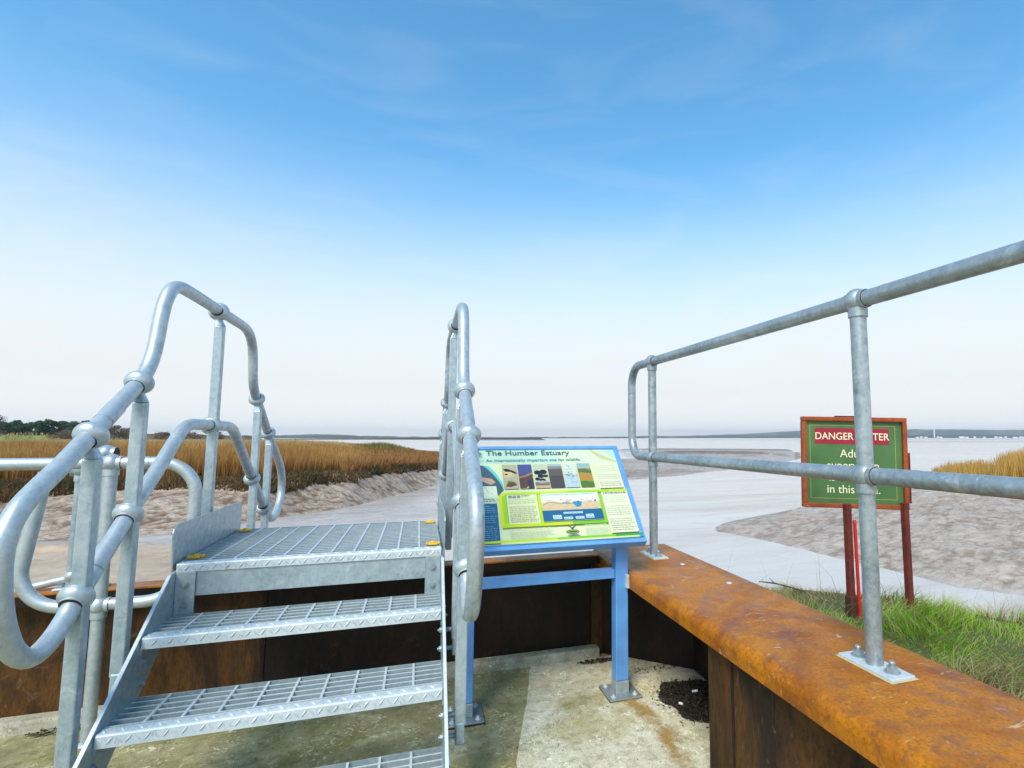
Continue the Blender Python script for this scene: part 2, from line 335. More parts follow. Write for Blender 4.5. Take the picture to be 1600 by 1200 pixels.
def height(tb, dep):
    X, Y = ground_xy(tb, dep); u = PCX+F1600*tb
    wob = (fbm(X*0.12, Y*0.12, 4, 3)-0.47)
    toe = ip(u, TOE)*(1+0.10*wob); edge = ip(u, EDGE)*(1+0.05*wob); plat = ip(u, PLAT); fs = ip(u, FARS)*(1+0.05*wob)
    toe = np.minimum(toe, edge*0.93)
    base = np.full(X.shape, -2.62)
    # left bank
    k = sst(0, 1, (dep-toe)/(edge-toe)); back = 1-sst(0, 1, (dep-fs)/(0.06*fs+2))
    lb = -2.62+(plat+2.62)*(0.75*np.clip((dep-toe)/(edge-toe), 0, 1)+0.25*k)*back
    lbm = ((u < 1230) & (dep > toe)).astype(float)
    z = np.where(u < 1230, np.maximum(base, lb), base)
    slope_m = np.where((u < 1230) & (dep > toe) & (plat > -2.7), sst(0, 0.15, (dep-toe)/(edge-toe))*(1-sst(0.9, 1.15, (dep-toe)/(edge-toe))*(u < 700)), 0)*np.where(u < 1230, back, 0)
    # little cliff where the vegetated marsh starts
    # right bank
    rn = ip(u, RNEAR)*(1+0.06*wob); rc = ip(u, RCREST)*(1+0.03*wob); rh = ip(u, RH)
    rb = -2.62+(rh+2.62)*np.clip((dep-rn)/(rc-rn), 0, 1)**0.8*(1-sst(0, 1, (dep-(rc+ip(u, [(1120, 0.5), (1400, 2), (1450, 10), (1600, 16), (2200, 30)])))/4.0))
    z = np.where(u > 1100, np.maximum(z, rb), z)
    slope_m = np.where((u > 1100) & (dep > rn), np.maximum(slope_m, sst(0, 0.10, (dep-rn)/(rc-rn))), slope_m)
    # island of mud in mid channel
    isl = np.exp(-((u-1110)/125)**4)*np.exp(-((dep-122-(u-1110)*-0.05)/32)**4)*(0.85+0.5*wob)
    isl = np.where(u > 935, isl, isl)
    z = np.maximum(z, -2.62+0.62*isl); slope_m = np.maximum(slope_m, sst(0.3, 0.7, isl))
    # far sand bars
    bar = np.exp(-((dep-455)/25)**2)*sst(1180, 1320, u)+np.exp(-((dep-820)/60)**2)*sst(1000, 1150, u)*0.9
    z = np.maximum(z, -2.62+0.30*bar)
    # reed spit far away
    spit = sst(720, 735, u)*(1-sst(842, 856, u))*np.exp(-((dep-760)/60)**4)
    z = np.maximum(z, -2.62+3.1*spit)
    # mud flats near the wall on the left, just above water
    flat = (1-sst(900, 1000, u))
    nf = sst(-0.02, 0.10, fbm(X*0.09+4, Y*0.22, 4, 21)-0.44+0.10*sst(420, 120, u) if False else fbm(X*0.09+4, Y*0.22, 4, 21)-0.44)
    sand = (1-sst(300, 420, u))*(1-sst(18.0, 20.5, dep))
    z = np.maximum(z, -2.62+(0.16*nf*flat+0.24*sand)*(dep < toe+1)*1.0)
    # our own bank in front of the wall
    fd = np.maximum(Y-0.68, 0)
    near = -1.5-0.13*fd
    z = np.where(X < 1.6, np.maximum(z, near), z)
    g = wall_side(X, Y)
    gb = np.where(g < 0, 0.44+0.05*fbm(X*2, Y*2, 3, 5)*1.0, 0.44+0.03-np.clip(g, 0, 50)*0.62-0.28*sst(0, .5, g))
    gb = np.where(X > 1.40, gb, -99)
    z = np.maximum(z, gb)
    gm = ((g < 0.25) & (X > 1.40)).astype(float)
    # behind our own walls the ground stays below the concrete platform
    inside = (X < 1.44) & (Y < 0.66)
    z = np.where(inside, -0.5, z)
    # embankment and rough fields far left
    emb = (1-sst(70, 130, u))*np.exp(-((dep-235)/14)**4)
    z = z+3.0*emb
    return X, Y, z, u, slope_m, k, sand, gm, toe, edge, isl, bar, spit, emb, fs, g, rc, rn
nA, nR = 1250, 1150
ang = np.linspace(math.radians(-78), math.radians(70), nA)
q_ = np.interp(np.linspace(0, 1, nR), [0, 0.07, 0.62, 0.82, 1], np.log([1.9, 10.0, 62.0, 220.0, 9000.0])); rad = np.exp(q_)
AA, RR = np.meshgrid(ang, rad); DEP = RR*np.cos(AA); TB = np.tan(AA)
X, Y, Z, Uu, SM, K, SAND, GM, TOEm, EDGEm, ISL, BAR, SPIT, EMB, FS, GD, RC, RN = height(TB, DEP)
# runnels and hummocks of the mud slopes
ca, sa = math.cos(0.6), math.sin(0.6); xr, yr = X*ca+Y*sa, -X*sa+Y*ca
fade = 1-sst(120, 200, DEP)
wx, wy = 0.5*fbm(X*.5, Y*.5, 2, 91), 0.5*fbm(X*.5, Y*.5, 2, 95); h1 = fbm(xr*0.4+wx, yr*1.0+wy, 3, 31, True)-0.55; h2 = 0.5-fbm(xr*1.1+wx*2, yr*2.1+wy*2, 2, 41, True); h3 = 0.45-fbm(xr*2.6+wx*3, yr*4.4, 2, 51, True)
Z = Z+SM*fade*(0.16*h1+(0.18*h2+0.12*h3*(DEP < 55))*np.where(Uu > 1100, 0.30, 1.0)*np.where((Uu > 860) & (Uu <= 1100), 0.6, 1.0))*np.clip((Z+2.55)*2.2, 0, 1)
veg = (Uu < 760)*sst(0.93, 1.03, (DEP-TOEm)/(EDGEm-TOEm))*(1-sst(0, 1, (DEP-FS)/(0.04*FS)))*(Uu < 730)
vegR = ((Uu > 1440) & (DEP > RC) & (DEP < RC+18)).astype(float)
Z = Z+0.25*veg*sst(0.0, 1.0, fbm(X*0.6, Y*0.6, 3, 9))
def mixc(a, b, k): return a*(1-k[..., None])+np.array(b)*k[..., None]
COL = np.zeros(Z.shape+(3,)); COL[:] = (0.47, 0.415, 0.385)
COL = mixc(COL, (0.47, 0.34, 0.225), SAND*0.9)
pool = sst(0.50, 0.60, fbm(X*0.5, Y*0.8, 4, 77))
COL = mixc(COL, (0.37, 0.270, 0.190), SM*0.9*(Uu < 860)); COL = mixc(COL, (0.42, 0.325, 0.25), SM*0.85*(Uu >= 860))
COL = mixc(COL, (0.54, 0.47, 0.42), SM*sst(0.42, 0.15, -h2-h3+0.3)*0.35)
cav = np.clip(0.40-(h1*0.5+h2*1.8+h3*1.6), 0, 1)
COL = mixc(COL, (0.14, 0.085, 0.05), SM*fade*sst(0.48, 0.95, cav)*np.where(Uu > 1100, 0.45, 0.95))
COL = mixc(COL, (0.56, 0.48, 0.43), SM*fade*sst(0.45, 0.05, cav)*0.0)
lowm = ((Uu > 860) & (Uu < 1240) & (DEP > 36)).astype(float)*sst(860, 940, Uu)
str_ = sst(0.50, 0.62, fbm(X*0.10, Y*0.45, 4, 55))
COL = mixc(COL, (0.50, 0.455, 0.43), SM*lowm*(1-0.75*str_)*0.5)
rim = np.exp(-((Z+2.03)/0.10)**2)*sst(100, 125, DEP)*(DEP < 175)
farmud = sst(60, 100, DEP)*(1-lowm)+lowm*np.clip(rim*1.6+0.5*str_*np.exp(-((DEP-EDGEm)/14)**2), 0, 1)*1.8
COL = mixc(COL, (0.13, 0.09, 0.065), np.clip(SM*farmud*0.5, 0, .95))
COL = mixc(COL, (0.38, 0.27, 0.19), np.clip(BAR, 0, 1)*0.9)
jg = fbm(X*0.05, Y*0.05, 4, 13)
rl = np.exp(-((DEP-(158+22*(jg-.47)))/7)**2)*sst(950, 980, Uu)*(1-sst(1225, 1240, Uu)); rp = sst(0.50, 0.56, fbm(X*0.22, Y*0.22, 4, 17))*np.exp(-((DEP-112)/12)**2)*sst(1095, 1135, Uu)*(1-sst(1222, 1238, Uu))
rq = np.exp(-((DEP-(88+10*(jg-.47)))/4.5)**2)*sst(940, 960, Uu)*(1-sst(1150, 1200, Uu))*sst(0.40, 0.5, fbm(X*0.15, Y*0.15, 3, 19))
Z = Z+0.55*rl+0.40*rp; COL = mixc(COL, (0.12, 0.085, 0.062), np.clip(rl+0.85*rp+0.7*rq, 0, 0.95))
COL = mixc(COL, (0.085, 0.055, 0.022), veg); COL = mixc(COL, (0.17, 0.10, 0.03), veg*sst(30, 60, DEP)); COL = mixc(COL, (0.30, 0.19, 0.055), vegR)
COL = mixc(COL, (0.055, 0.032, 0.018), np.clip(SPIT*3, 0, 1))
COL = mixc(COL, (0.17, 0.27, 0.035), np.clip(EMB*2, 0, 1))
COL = mixc(COL, (0.075, 0.085, 0.02), GM)
WET = np.clip(1-SM*np.where(Uu > 1100, 0.45, 0.7)-veg-GM-vegR-SAND*0.35-SPIT-EMB, 0, 1)*(0.75+0.25*pool)
idx = np.arange(nA*nR).reshape(nR, nA)
quads = np.stack([idx[:-1, :-1], idx[:-1, 1:], idx[1:, 1:], idx[1:, :-1]], -1).reshape(-1, 4)
def np_mesh(name, V, Fq, col=None, wet=None, smooth=True, mat_=None, slope=None):
    me = bpy.data.meshes.new(name); n = Fq.shape[1]
    me.vertices.add(len(V)); me.vertices.foreach_set('co', V.astype(np.float32).ravel())
    me.loops.add(Fq.size); me.loops.foreach_set('vertex_index', Fq.astype(np.int32).ravel())
    me.polygons.add(len(Fq)); me.polygons.foreach_set('loop_start', np.arange(0, Fq.size, n, dtype=np.int32))
    me.polygons.foreach_set('use_smooth', np.full(len(Fq), smooth))
    if col is not None:
        ca_ = me.color_attributes.new('Col', 'FLOAT_COLOR', 'POINT'); ca_.data.foreach_set('color', np.concatenate([col, np.ones((len(col), 1))], 1).astype(np.float32).ravel())
    if wet is not None:
        a_ = me.attributes.new('Wet', 'FLOAT', 'POINT'); a_.data.foreach_set('value', wet.astype(np.float32).ravel())
    if slope is not None:
        a_ = me.attributes.new('Slope', 'FLOAT', 'POINT'); a_.data.foreach_set('value', slope.astype(np.float32).ravel())
    me.update(calc_edges=True); me.validate()
    if mat_: me.materials.append(mat_)
    o = bpy.data.objects.new(name, me); C.objects.link(o); return o
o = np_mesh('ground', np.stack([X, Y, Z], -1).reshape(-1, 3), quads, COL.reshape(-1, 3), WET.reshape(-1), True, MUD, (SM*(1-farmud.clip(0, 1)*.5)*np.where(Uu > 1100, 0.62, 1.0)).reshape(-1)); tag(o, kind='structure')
def zat(tb, dep): return height(np.asarray(tb, float), np.asarray(dep, float))[2]
mb = MB(); mb.box(-9000, 9000, 0.9, 9500, WL-0.5, WL); o = mb.build('water', WATER); tag(o, kind='structure')

# ------------------------------------------------------------------ blades (reeds, grass) as tapered leaves
def blades(name, X, Y, Zb, H, Wd, lean, col, mat_, tipcol=None, seg=2, comb=0.0):
    n = len(X); a = RNG.uniform(0, 2*math.pi, n); la = RNG.uniform(0, 2*math.pi, n)
    if comb: la = 4*math.pi*fbm(X*comb, Y*comb, 3, 88)+RNG.normal(0, 0.75, n)
    dx, dy = np.cos(a)*Wd/2, np.sin(a)*Wd/2; lx, ly = np.cos(la)*lean*H, np.sin(la)*lean*H
    V = []; cc = []
    fr = [0, 0.5, 1.0] if seg == 2 else [0, 0.35, 0.7, 1.0]
    for t in fr:
        wt = 1-t*0.999 if t < 1 else 0.04
        bx, by, bz = X+lx*t*t, Y+ly*t*t, Zb+H*t*(1-0.25*lean*t)
        V += [np.stack([bx-dx*wt, by-dy*wt, bz], -1), np.stack([bx+dx*wt, by+dy*wt, bz], -1)]
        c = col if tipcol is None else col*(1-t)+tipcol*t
        cc += [c, c]
    m = len(fr)*2; VV = np.stack(V, 1).reshape(-1, 3); CC = np.stack(cc, 1).reshape(-1, 3)
    b = (np.arange(n)*m)[:, None]; Fq = np.concatenate([b+np.array([[2*i, 2*i+1, 2*i+3, 2*i+2]]) for i in range(len(fr)-1)], 0)
    return np_mesh(name, VV, Fq, CC, None, False, mat_)
def field(n, u0, u1, dfun0, dfun1, bias=1.0):
    u = RNG.uniform(u0, u1, n); d0 = dfun0(u); d1 = dfun1(u); t = RNG.uniform(0, 1, n)**bias
    return u, np.exp(np.log(d0)*(1-t)+np.log(d1)*t)
def cjit(base, n, s=0.25):
    b = np.array(base)[None]*np.ones((n, 1)); return np.clip(b*(1+RNG.uniform(-s, s, (n, 1)))*(1+RNG.uniform(-s/3, s/3, (n, 3))), 0, 1)
# low dark saltmarsh fringe on the bank top
n = 75000; u, d = field(n, -1500, 720, lambda u: ip(u, EDGE)*0.975, lambda u: ip(u, EDGE)*1.17)
X_, Y_ = ground_xy(U(u), d); zb = zat(U(u), d); pat = fbm(X_*0.35, Y_*0.35, 3, 61)
col = cjit((0.12, 0.070, 0.028), n, 0.35); g_ = sst(0.5, 0.6, pat)[:, None]; col = col*(1-g_)+cjit((0.060, 0.048, 0.020), n, 0.3)*g_
tip = col*1.5
o = blades('saltmarsh_fringe', X_, Y_, zb-0.05, (0.25+0.45*pat)*RNG.uniform(.5, 1.2, n), 0.0030*d*RNG.uniform(.7, 1.5, n), 0.5, col, LEAF, tip)
tag(o, 'dark brown low saltmarsh plants fringing the top of the left mudbank', 'saltmarsh plants', kind='stuff')
# golden reeds behind it
n = 230000; u, d = field(n, -1500, 640, lambda u: ip(u, EDGE)*1.09, lambda u: np.minimum(ip(u, FARS)*0.97, 230), 1.35)
X_, Y_ = ground_xy(U(u), d); zb = zat(U(u), d); pat = fbm(X_*0.12, Y_*0.12, 4, 62); hh = np.interp(u, [-800, 430, 540, 600, 640], [1.75, 1.7, 1.35, 0.75, 0.6])
hh = hh*np.interp(d/ip(u, EDGE), [1.05, 1.25], [0.75, 1.0])
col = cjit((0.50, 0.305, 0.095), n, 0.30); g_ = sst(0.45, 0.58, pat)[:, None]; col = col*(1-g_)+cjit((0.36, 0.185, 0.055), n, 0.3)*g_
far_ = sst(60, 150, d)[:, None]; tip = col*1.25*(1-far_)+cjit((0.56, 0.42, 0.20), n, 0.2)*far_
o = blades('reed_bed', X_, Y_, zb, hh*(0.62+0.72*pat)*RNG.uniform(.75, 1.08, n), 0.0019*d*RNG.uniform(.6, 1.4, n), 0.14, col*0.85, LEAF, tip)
tag(o, 'wide golden brown reed bed covering the left bank of the creek', 'reed bed', kind='stuff')
# brown and green scrub at the point of the bank
n = 26000; u, d = field(n, 540, 735, lambda u: ip(u, EDGE)*1.01, lambda u: ip(u, FARS)*0.98, 1.0)
X_, Y_ = ground_xy(U(u), d); zb = zat(U(u), d); pat = fbm(X_*0.2, Y_*0.2, 4, 63)
gr_ = (np.exp(-((u-600)/32)**2)*sst(60, 80, d))[:, None]
col = cjit((0.28, 0.135, 0.045), n, 0.35)*(1-gr_)+cjit((0.115, 0.13, 0.03), n, 0.3)*gr_
o = blades('bank_scrub', X_, Y_, zb, np.interp(u, [540, 600, 660, 735], [.9, .95, .5, .35])*RNG.uniform(.6, 1.2, n)*(0.7+0.8*pat)*(1+gr_[:, 0]*0.5), 0.0024*d*RNG.uniform(.7, 1.4, n), 0.4, col, LEAF, col*1.4)
tag(o, 'orange brown and green scrub on the low point of the far bank', 'scrub', kind='stuff')
# reeds on the right bank
n = 30000; u, d = field(n, 1450, 2300, lambda u: ip(u, RCREST)*1.0, lambda u: ip(u, RCREST)+ip(u, [(1450, 9), (1600, 14), (2300, 22)]), 0.9)
X_, Y_ = ground_xy(U(u), d); zb = zat(U(u), d); pat = fbm(X_*0.3, Y_*0.3, 4, 64)
tall = np.interp(u, [1450, 1475, 1540, 1560, 1600, 2300], [0.55, 0.95, 1.0, 1.35, 1.7, 1.8])
keep = (pat < 0.56) | (u > 1555); col = cjit((0.50, 0.30, 0.075), n, 0.3)
o = blades('reed_clump', X_[keep], Y_[keep], zb[keep]-0.05, (tall*RNG.uniform(.55, 1.08, n))[keep], (0.0022*d*RNG.uniform(.6, 1.4, n))[keep], 0.12, col[keep], LEAF, (col*1.15)[keep])
tag(o, 'golden reeds on the right mudbank behind the guard rail', 'reeds', kind='stuff')
# grass on our own bank
n = 90000; X_ = RNG.uniform(1.47, 6.0, n); X_ = np.where(RNG.uniform(0, 1, n) < 0.75, RNG.uniform(1.47, 3.3, n), X_); Y_ = RNG.uniform(-3.6, 1.0, n)
g = wall_side(X_, Y_); keep = (g < 0.22) & (g > -2.6) & ((g < 0.06) | (RNG.uniform(0, 1, n) < 0.5)); X_, Y_, g = X_[keep], Y_[keep], g[keep]; n = len(X_)
zb = np.where(g < 0, 0.44+0.05*fbm(X_*2, Y_*2, 3, 5), 0.47-g*0.62-0.28*sst(0, .5, g))
pat = fbm(X_*1.5+3, Y_*1.5, 4, 71); dry = np.clip(0.9*sst(0.50, 0.66, pat)+0.95*sst(-0.75, -0.2, Y_), 0, 1)
isdry = RNG.uniform(0, 1, n) < 0.16+0.75*dry
col = cjit((0.26, 0.46, 0.034), n, 0.35); dc = cjit((0.46, 0.37, 0.17), n, 0.3); col = np.where(isdry[:, None], dc, col)
H = np.where(isdry, RNG.uniform(.03, .11, n), RNG.uniform(.03, .085, n))*(0.38+1.25*sst(0.3, 0.65, fbm(X_*4.5, Y_*4.5, 3, 72)))
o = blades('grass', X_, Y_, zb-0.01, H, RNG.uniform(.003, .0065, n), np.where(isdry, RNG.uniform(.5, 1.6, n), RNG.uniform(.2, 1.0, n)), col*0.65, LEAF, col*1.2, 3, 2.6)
tag(o, 'bright green and straw coloured grass beside the rusty capping beam', 'grass', kind='stuff')
n = 240; X_ = RNG.uniform(1.5, 3.2, n); Y_ = RNG.uniform(-1.8, 0.7, n); g = wall_side(X_, Y_); k_ = (g > -0.5) & (g < 0.3); X_, Y_ = X_[k_], Y_[k_]; n = len(X_)
o = blades('dry_stalks', X_, Y_, np.full(n, 0.40), RNG.uniform(.10, .34, n), np.full(n, .003), RNG.uniform(.1, .9, n), cjit((0.55, 0.47, 0.30), n, .25), LEAF, None, 3)
tag(o, 'thin dry grass stalks rising above the green bank edge', 'grass stalks', kind='stuff')

# ------------------------------------------------------------------ far shore, hills, trees, houses, turbine
def ridge(name, pts, depth, thick, z0, cols, jag=0.0, seed=0, step=3.0):
    us = np.arange(pts[0][0], pts[-1][0]+step, step); n = len(us); hz = np.interp(us, [p[0] for p in pts], [p[1] for p in pts])
    hz = hz+jag*(fbm(us*0.06, us*0+seed, 5, seed)-0.47)
    prof = [(0, 0.0), (0.10, 0.35), (0.3, 0.7), (0.55, 0.93), (0.75, 1.0), (1.0, 0.0)]
    V = []; cc = []
    for t, hf in prof:
        dd = np.full(n, depth+thick*t); x, y = ground_xy(U(us), dd); nn = fbm(us*0.02+t*5, us*0+t*7+seed, 3, seed+3)
        V.append(np.stack([x, y, z0+(hz-z0)*hf*(0.85+0.3*nn if 0 < hf < 1 else 1)], -1))
        q = fbm(us*0.035, np.full(n, t*6.0+seed), 3, seed+9)[:, None]; a, b = np.array(cols[0]), np.array(cols[1])
        cc.append(a*(1-sst(.42, .5, q))+b*sst(.42, .5, q))
    m = len(prof); VV = np.stack(V, 1).reshape(-1, 3); CC = np.stack(cc, 1).reshape(-1, 3)
    i = np.arange(n-1)[:, None]*m; Fq = np.concatenate([i+np.array([[k, k+m, k+1+m, k+1]]) for k in range(m-1)], 0)
    o = np_mesh(name, VV, Fq, CC, None, True, HILLM); tag(o, kind='structure'); return o
def zz(v, depth): return CAM[2]+(683-v)/F1600*depth      # height of a ray at that depth
D = 4200
ridge('hills', [(940, zz(682, D)), (1060, zz(680, D)), (1130, zz(678, D)), (1200, zz(674, D)), (1255, zz(669.5, D)), (1330, zz(668, D)), (1400, zz(668, D)), (1480, zz(667.5, D)), (1560, zz(668.5, D)), (1640, zz(667, D)), (1900, zz(664, D)), (2600, zz(668, D))], D, 1500, WL, ((0.05, 0.07, 0.06), (0.11, 0.125, 0.10)), 14, 3)
D = 3000
ridge('far_shore', [(980, zz(683, D)), (1130, zz(681.6, D)), (1405, zz(680.5, D)), (1430, zz(679, D)), (1480, zz(679.5, D)), (1600, zz(678.5, D)), (2600, zz(678, D))], D, 500, WL, ((0.03, 0.045, 0.03), (0.07, 0.085, 0.05)), 6, 5)
D = 2400
ridge('far_shore', [(-900, zz(680, D)), (380, zz(680, D)), (430, zz(679.5, D)), (520, zz(678, D)), (560, zz(680.5, D)), (640, zz(682, D)), (800, zz(682.6, D)), (1000, zz(682.5, D)), (1010, WL)], D, 300, WL, ((0.05, 0.06, 0.05), (0.09, 0.10, 0.08)), 5, 6)
D = 900
ridge('mud_spit', [(425, zz(685.5, D)), (560, zz(684.4, D)), (640, zz(683.8, D)), (720, zz(683.6, D)), (735, WL)], D, 90, WL, ((0.13, 0.085, 0.05), (0.08, 0.05, 0.03)), 0.6, 7)

def crown(mb, cx, cy, z0, h, r, n, c0, c1, shape='pine', leaf=0.5, lobes=9):
    cs = []
    for i in range(lobes):
        a = random.uniform(0, 2*math.pi); t = random.uniform(0.12, 0.95)
        rr = r*(1-0.62*t if shape == 'pine' else math.sin(math.pi*(0.25+0.7*t)))*random.uniform(0.2, 0.8)
        cs.append((cx+rr*math.cos(a), cy+rr*math.sin(a), z0+h*t, r*random.uniform(.28, .5), h*random.uniform(.10, .2)))
    for i in range(n):
        c = random.choice(cs); v = Vector((random.gauss(0, 1), random.gauss(0, 1), random.gauss(0, 1))).normalized()*random.uniform(.55, 1.05)
        p = Vector((c[0]+v.x*c[3], c[1]+v.y*c[3], c[2]+v.z*c[4])); s_ = leaf*random.uniform(.6, 1.4)
        u_ = Vector((random.gauss(0, 1), random.gauss(0, 1), random.gauss(0, 1))).normalized(); w_ = u_.orthogonal().normalized()
        k = random.random(); col = tuple(a_*(1-k)+b_*k for a_, b_ in zip(c0, c1))
        mb.add([p-u_*s_*.5, p+w_*s_*.35, p+u_*s_*.5, p-w_*s_*.35], [(0, 1, 2, 3)], col)
BARK = paint('bark', (0.075, 0.055, 0.04), 0.9, 0.3)
LEAF.use_backface_culling = False
def tree(name, u, vtop, depth, wpx, label, cat, c0, c1, shape='pine', n=900, leaf=0.7, group=None, zb=0.0, bare=False):
    x, y = ground_xy(U(u), depth); h = zz(vtop, depth)-zb; r = wpx/F1600*depth/2
    T = thing(name, label, cat, (x, y, zb), group)
    t = MB(); pts = [(x, y, zb-0.6), (x+.1, y, zb+h*.4), (x+.15, y+.1, zb+h*.8)]; t.tube(pts, [h*.03, h*.022, h*.008], 8)
    for i in range(7 if not bare else 26):
        a = random.uniform(0, 2*math.pi); z0 = zb+h*random.uniform(.25, .75); L = r*random.uniform(.5, .9)
        t.tube([(x+.1, y, z0), (x+L*.5*math.cos(a), y+L*.5*math.sin(a), z0+L*.35), (x+L*math.cos(a), y+L*math.sin(a), z0+L*.8)], [h*.01, h*.006, h*.002], 5)
    t.build('trunk', BARK, T)
    m_ = MB(); crown(m_, x, y, zb+h*(.06 if not bare else .08), h*(.94 if not bare else .9), r, n, c0, c1, shape, leaf, 12 if shape == 'pine' else 14); m_.build('crown', LEAF, T)
PG0, PG1 = (0.025, 0.070, 0.035), (0.070, 0.15, 0.065)
pl = [(10, 660, 30, 'squat dark pine at the left picture edge'), (28, 657, 30, 'broad dark pine beside the squat one at the left edge'), (46, 655, 28, 'tallest dark pine in the left half of the far row'),
      (62, 659, 26, 'dark pine just right of the tallest pine'), (82, 657.5, 28, 'pale topped pine in the middle of the far row'), (100, 660, 26, 'low round pine right of the row\'s middle'),
      (117, 657, 26, 'narrow dark pine before the right end of the row'), (135, 655.5, 28, 'ragged dark pine at the right end of the row')]
for i, (u_, v_, w_, lab) in enumerate(pl):
    tree('pine_tree', u_, v_, 252+(i % 3)*5, w_, lab, 'pine tree', PG0, PG1 if i != 4 else (0.05, 0.095, 0.04), 'pine', 1300, 1.0, 'pines beyond the reed bed')
SB0, SB1 = (0.13, 0.095, 0.060), (0.27, 0.20, 0.14)
for i, (u_, v_, w_, lab) in enumerate([(104, 671, 36, 'reddish brown bare thicket at the foot of the pines'), (133, 669, 34, 'reddish brown bare thicket under the ragged end pine'), (182, 664, 26, 'taller brown shrub between the two near handrail posts'),
        (200, 668, 28, 'lower brown shrub right of the taller one'), (258, 675.5, 34, 'low grey brown hedge clump beyond the reeds by the far rail'), (300, 675, 34, 'low dark hedge clump behind the stair mid rail'), (345, 674, 30, 'brown hedge clump at the end of the bush line')]):
    tree('bare_shrub', u_, v_, 225+i*3, w_, lab, 'shrub', SB0, SB1, 'round', 1500, 0.42, 'brown shrubs beyond the reed bed', bare=True)
tree('bare_tree', 1, 645, 180, 26, 'thin bare winter tree at the extreme left edge', 'tree', (0.12, 0.09, 0.08), (0.2, 0.15, 0.13), 'round', 220, 0.4, bare=True)
# hedge line base behind the fields
ridge('bank', [(-900, 2.6), (60, 3.2), (80, 4.4), (150, 4.6), (230, 3.6), (300, 2.4), (385, 2.6), (400, 1.2), (425, -1.2)], 290, 14, -1.2, ((0.09, 0.07, 0.04), (0.13, 0.10, 0.06)), 1.8, 11)

# houses and turbine on the far right shore
hl = ['white house nearest the dark clump on the far shore', 'small white house second along the far shore', 'low white shed among the far shore houses', 'white cottage beside the wind turbine foot', 'pale house right of the wind turbine',
      'long white barn at the middle of the far shore', 'bright white gable beside the long barn', 'lone white house past the barn', 'small pale house halfway to the right edge', 'white house starting the right hand cluster',
      'tall white house inside the right hand cluster', 'low pale house inside the right hand cluster', 'long white house near the right edge', 'white house second from the right edge', 'white house at the right edge of the far shore']
for i, (u_, wpx) in enumerate([(1431, 4), (1437, 3), (1444, 4), (1463, 3), (1468, 3), (1500, 8), (1508, 4), (1520, 3), (1535, 3), (1553, 4), (1560, 4), (1568, 3), (1583, 7), (1592, 5), (1598, 4)]):
    dp = 2960-(i % 3)*12; x, y = ground_xy(U(u_), dp); L = wpx/F1600*dp; hgt = 6.0; zb = WL+1.0+(i % 2)*2
    T = thing('house', hl[i], 'house', (x, y, zb), 'white houses on the far shore'); M = Matrix.Translation((x, y, zb)) @ Matrix.Rotation(-YAW+random.uniform(-.3, .3), 4, 'Z')
    MB().box(-L/2, L/2, -4, 4, -2, hgt, M).build('wall', WHITE, T)
    MB().prism([(-4.6, hgt+.02), (4.6, hgt+.02), (0, hgt+3.4)], 'x', -L/2-.4, L/2+.4, M).build('roof', SLATE, T)
dp = 2980; x, y = ground_xy(U(1457.5), dp); T = thing('wind_turbine', 'slim white wind turbine on the far shore', 'wind turbine', (x, y, 0))
zt = zz(665, dp); MB().tube([(x, y, 0), (x, y, zt)], [3.4, 2.0], 14).build('tower', WHITE, T)
MB().box(-2.2, 2.2, -5, 5, -2, 2, Matrix.Translation((x, y, zt+1)) @ Matrix.Rotation(-YAW, 4, 'Z')).build('nacelle', WHITE, T)
for k in range(3):
    a = math.radians(95+120*k); d_ = Vector((math.cos(a)*cy_, -math.cos(a)*sy, math.sin(a))); p0 = Vector((x-6*sy, y-6*cy_, zt+1))
    MB().tube([p0, p0+d_*8, p0+d_*32], [1.0, 1.5, 0.3], 8).build('blade', WHITE, T)

# ------------------------------------------------------------------ platform: floor, slab, kerb
mb = MB(); mb.box(-9, 1.44, -9, 0.64, -0.7, 0.0); tag(mb.build('concrete_floor', CONC_MOSS), kind='structure')
# pale slab, edge slightly irregular
ed = [(0.534, 0.528), (0.50, 0.40), (0.487, 0.33), (0.43, 0.10), (0.405, 0.02), (0.36, -0.14), (0.30, -0.36), (0.29, -0.5), (0.22, -0.8), (0.12, -1.3), (-0.05, -2.1), (-0.3, -3.2)]
poly = ed+[(1.43, -3.2), (1.43, 0.528)]
tag(MB().prism(poly, 'z', -0.05, 0.0045).build('concrete_slab', CONC_PALE), kind='structure')
mb = MB(); mb.prism([(0.53, -0.02), (0.532, 0.045), (0.54, 0.055), (0.597, 0.060), (0.597, -0.02)], 'x', -6.0, 0.955)
tag(mb.build('kerb', CONC_KERB, bevel=0.006), kind='structure')
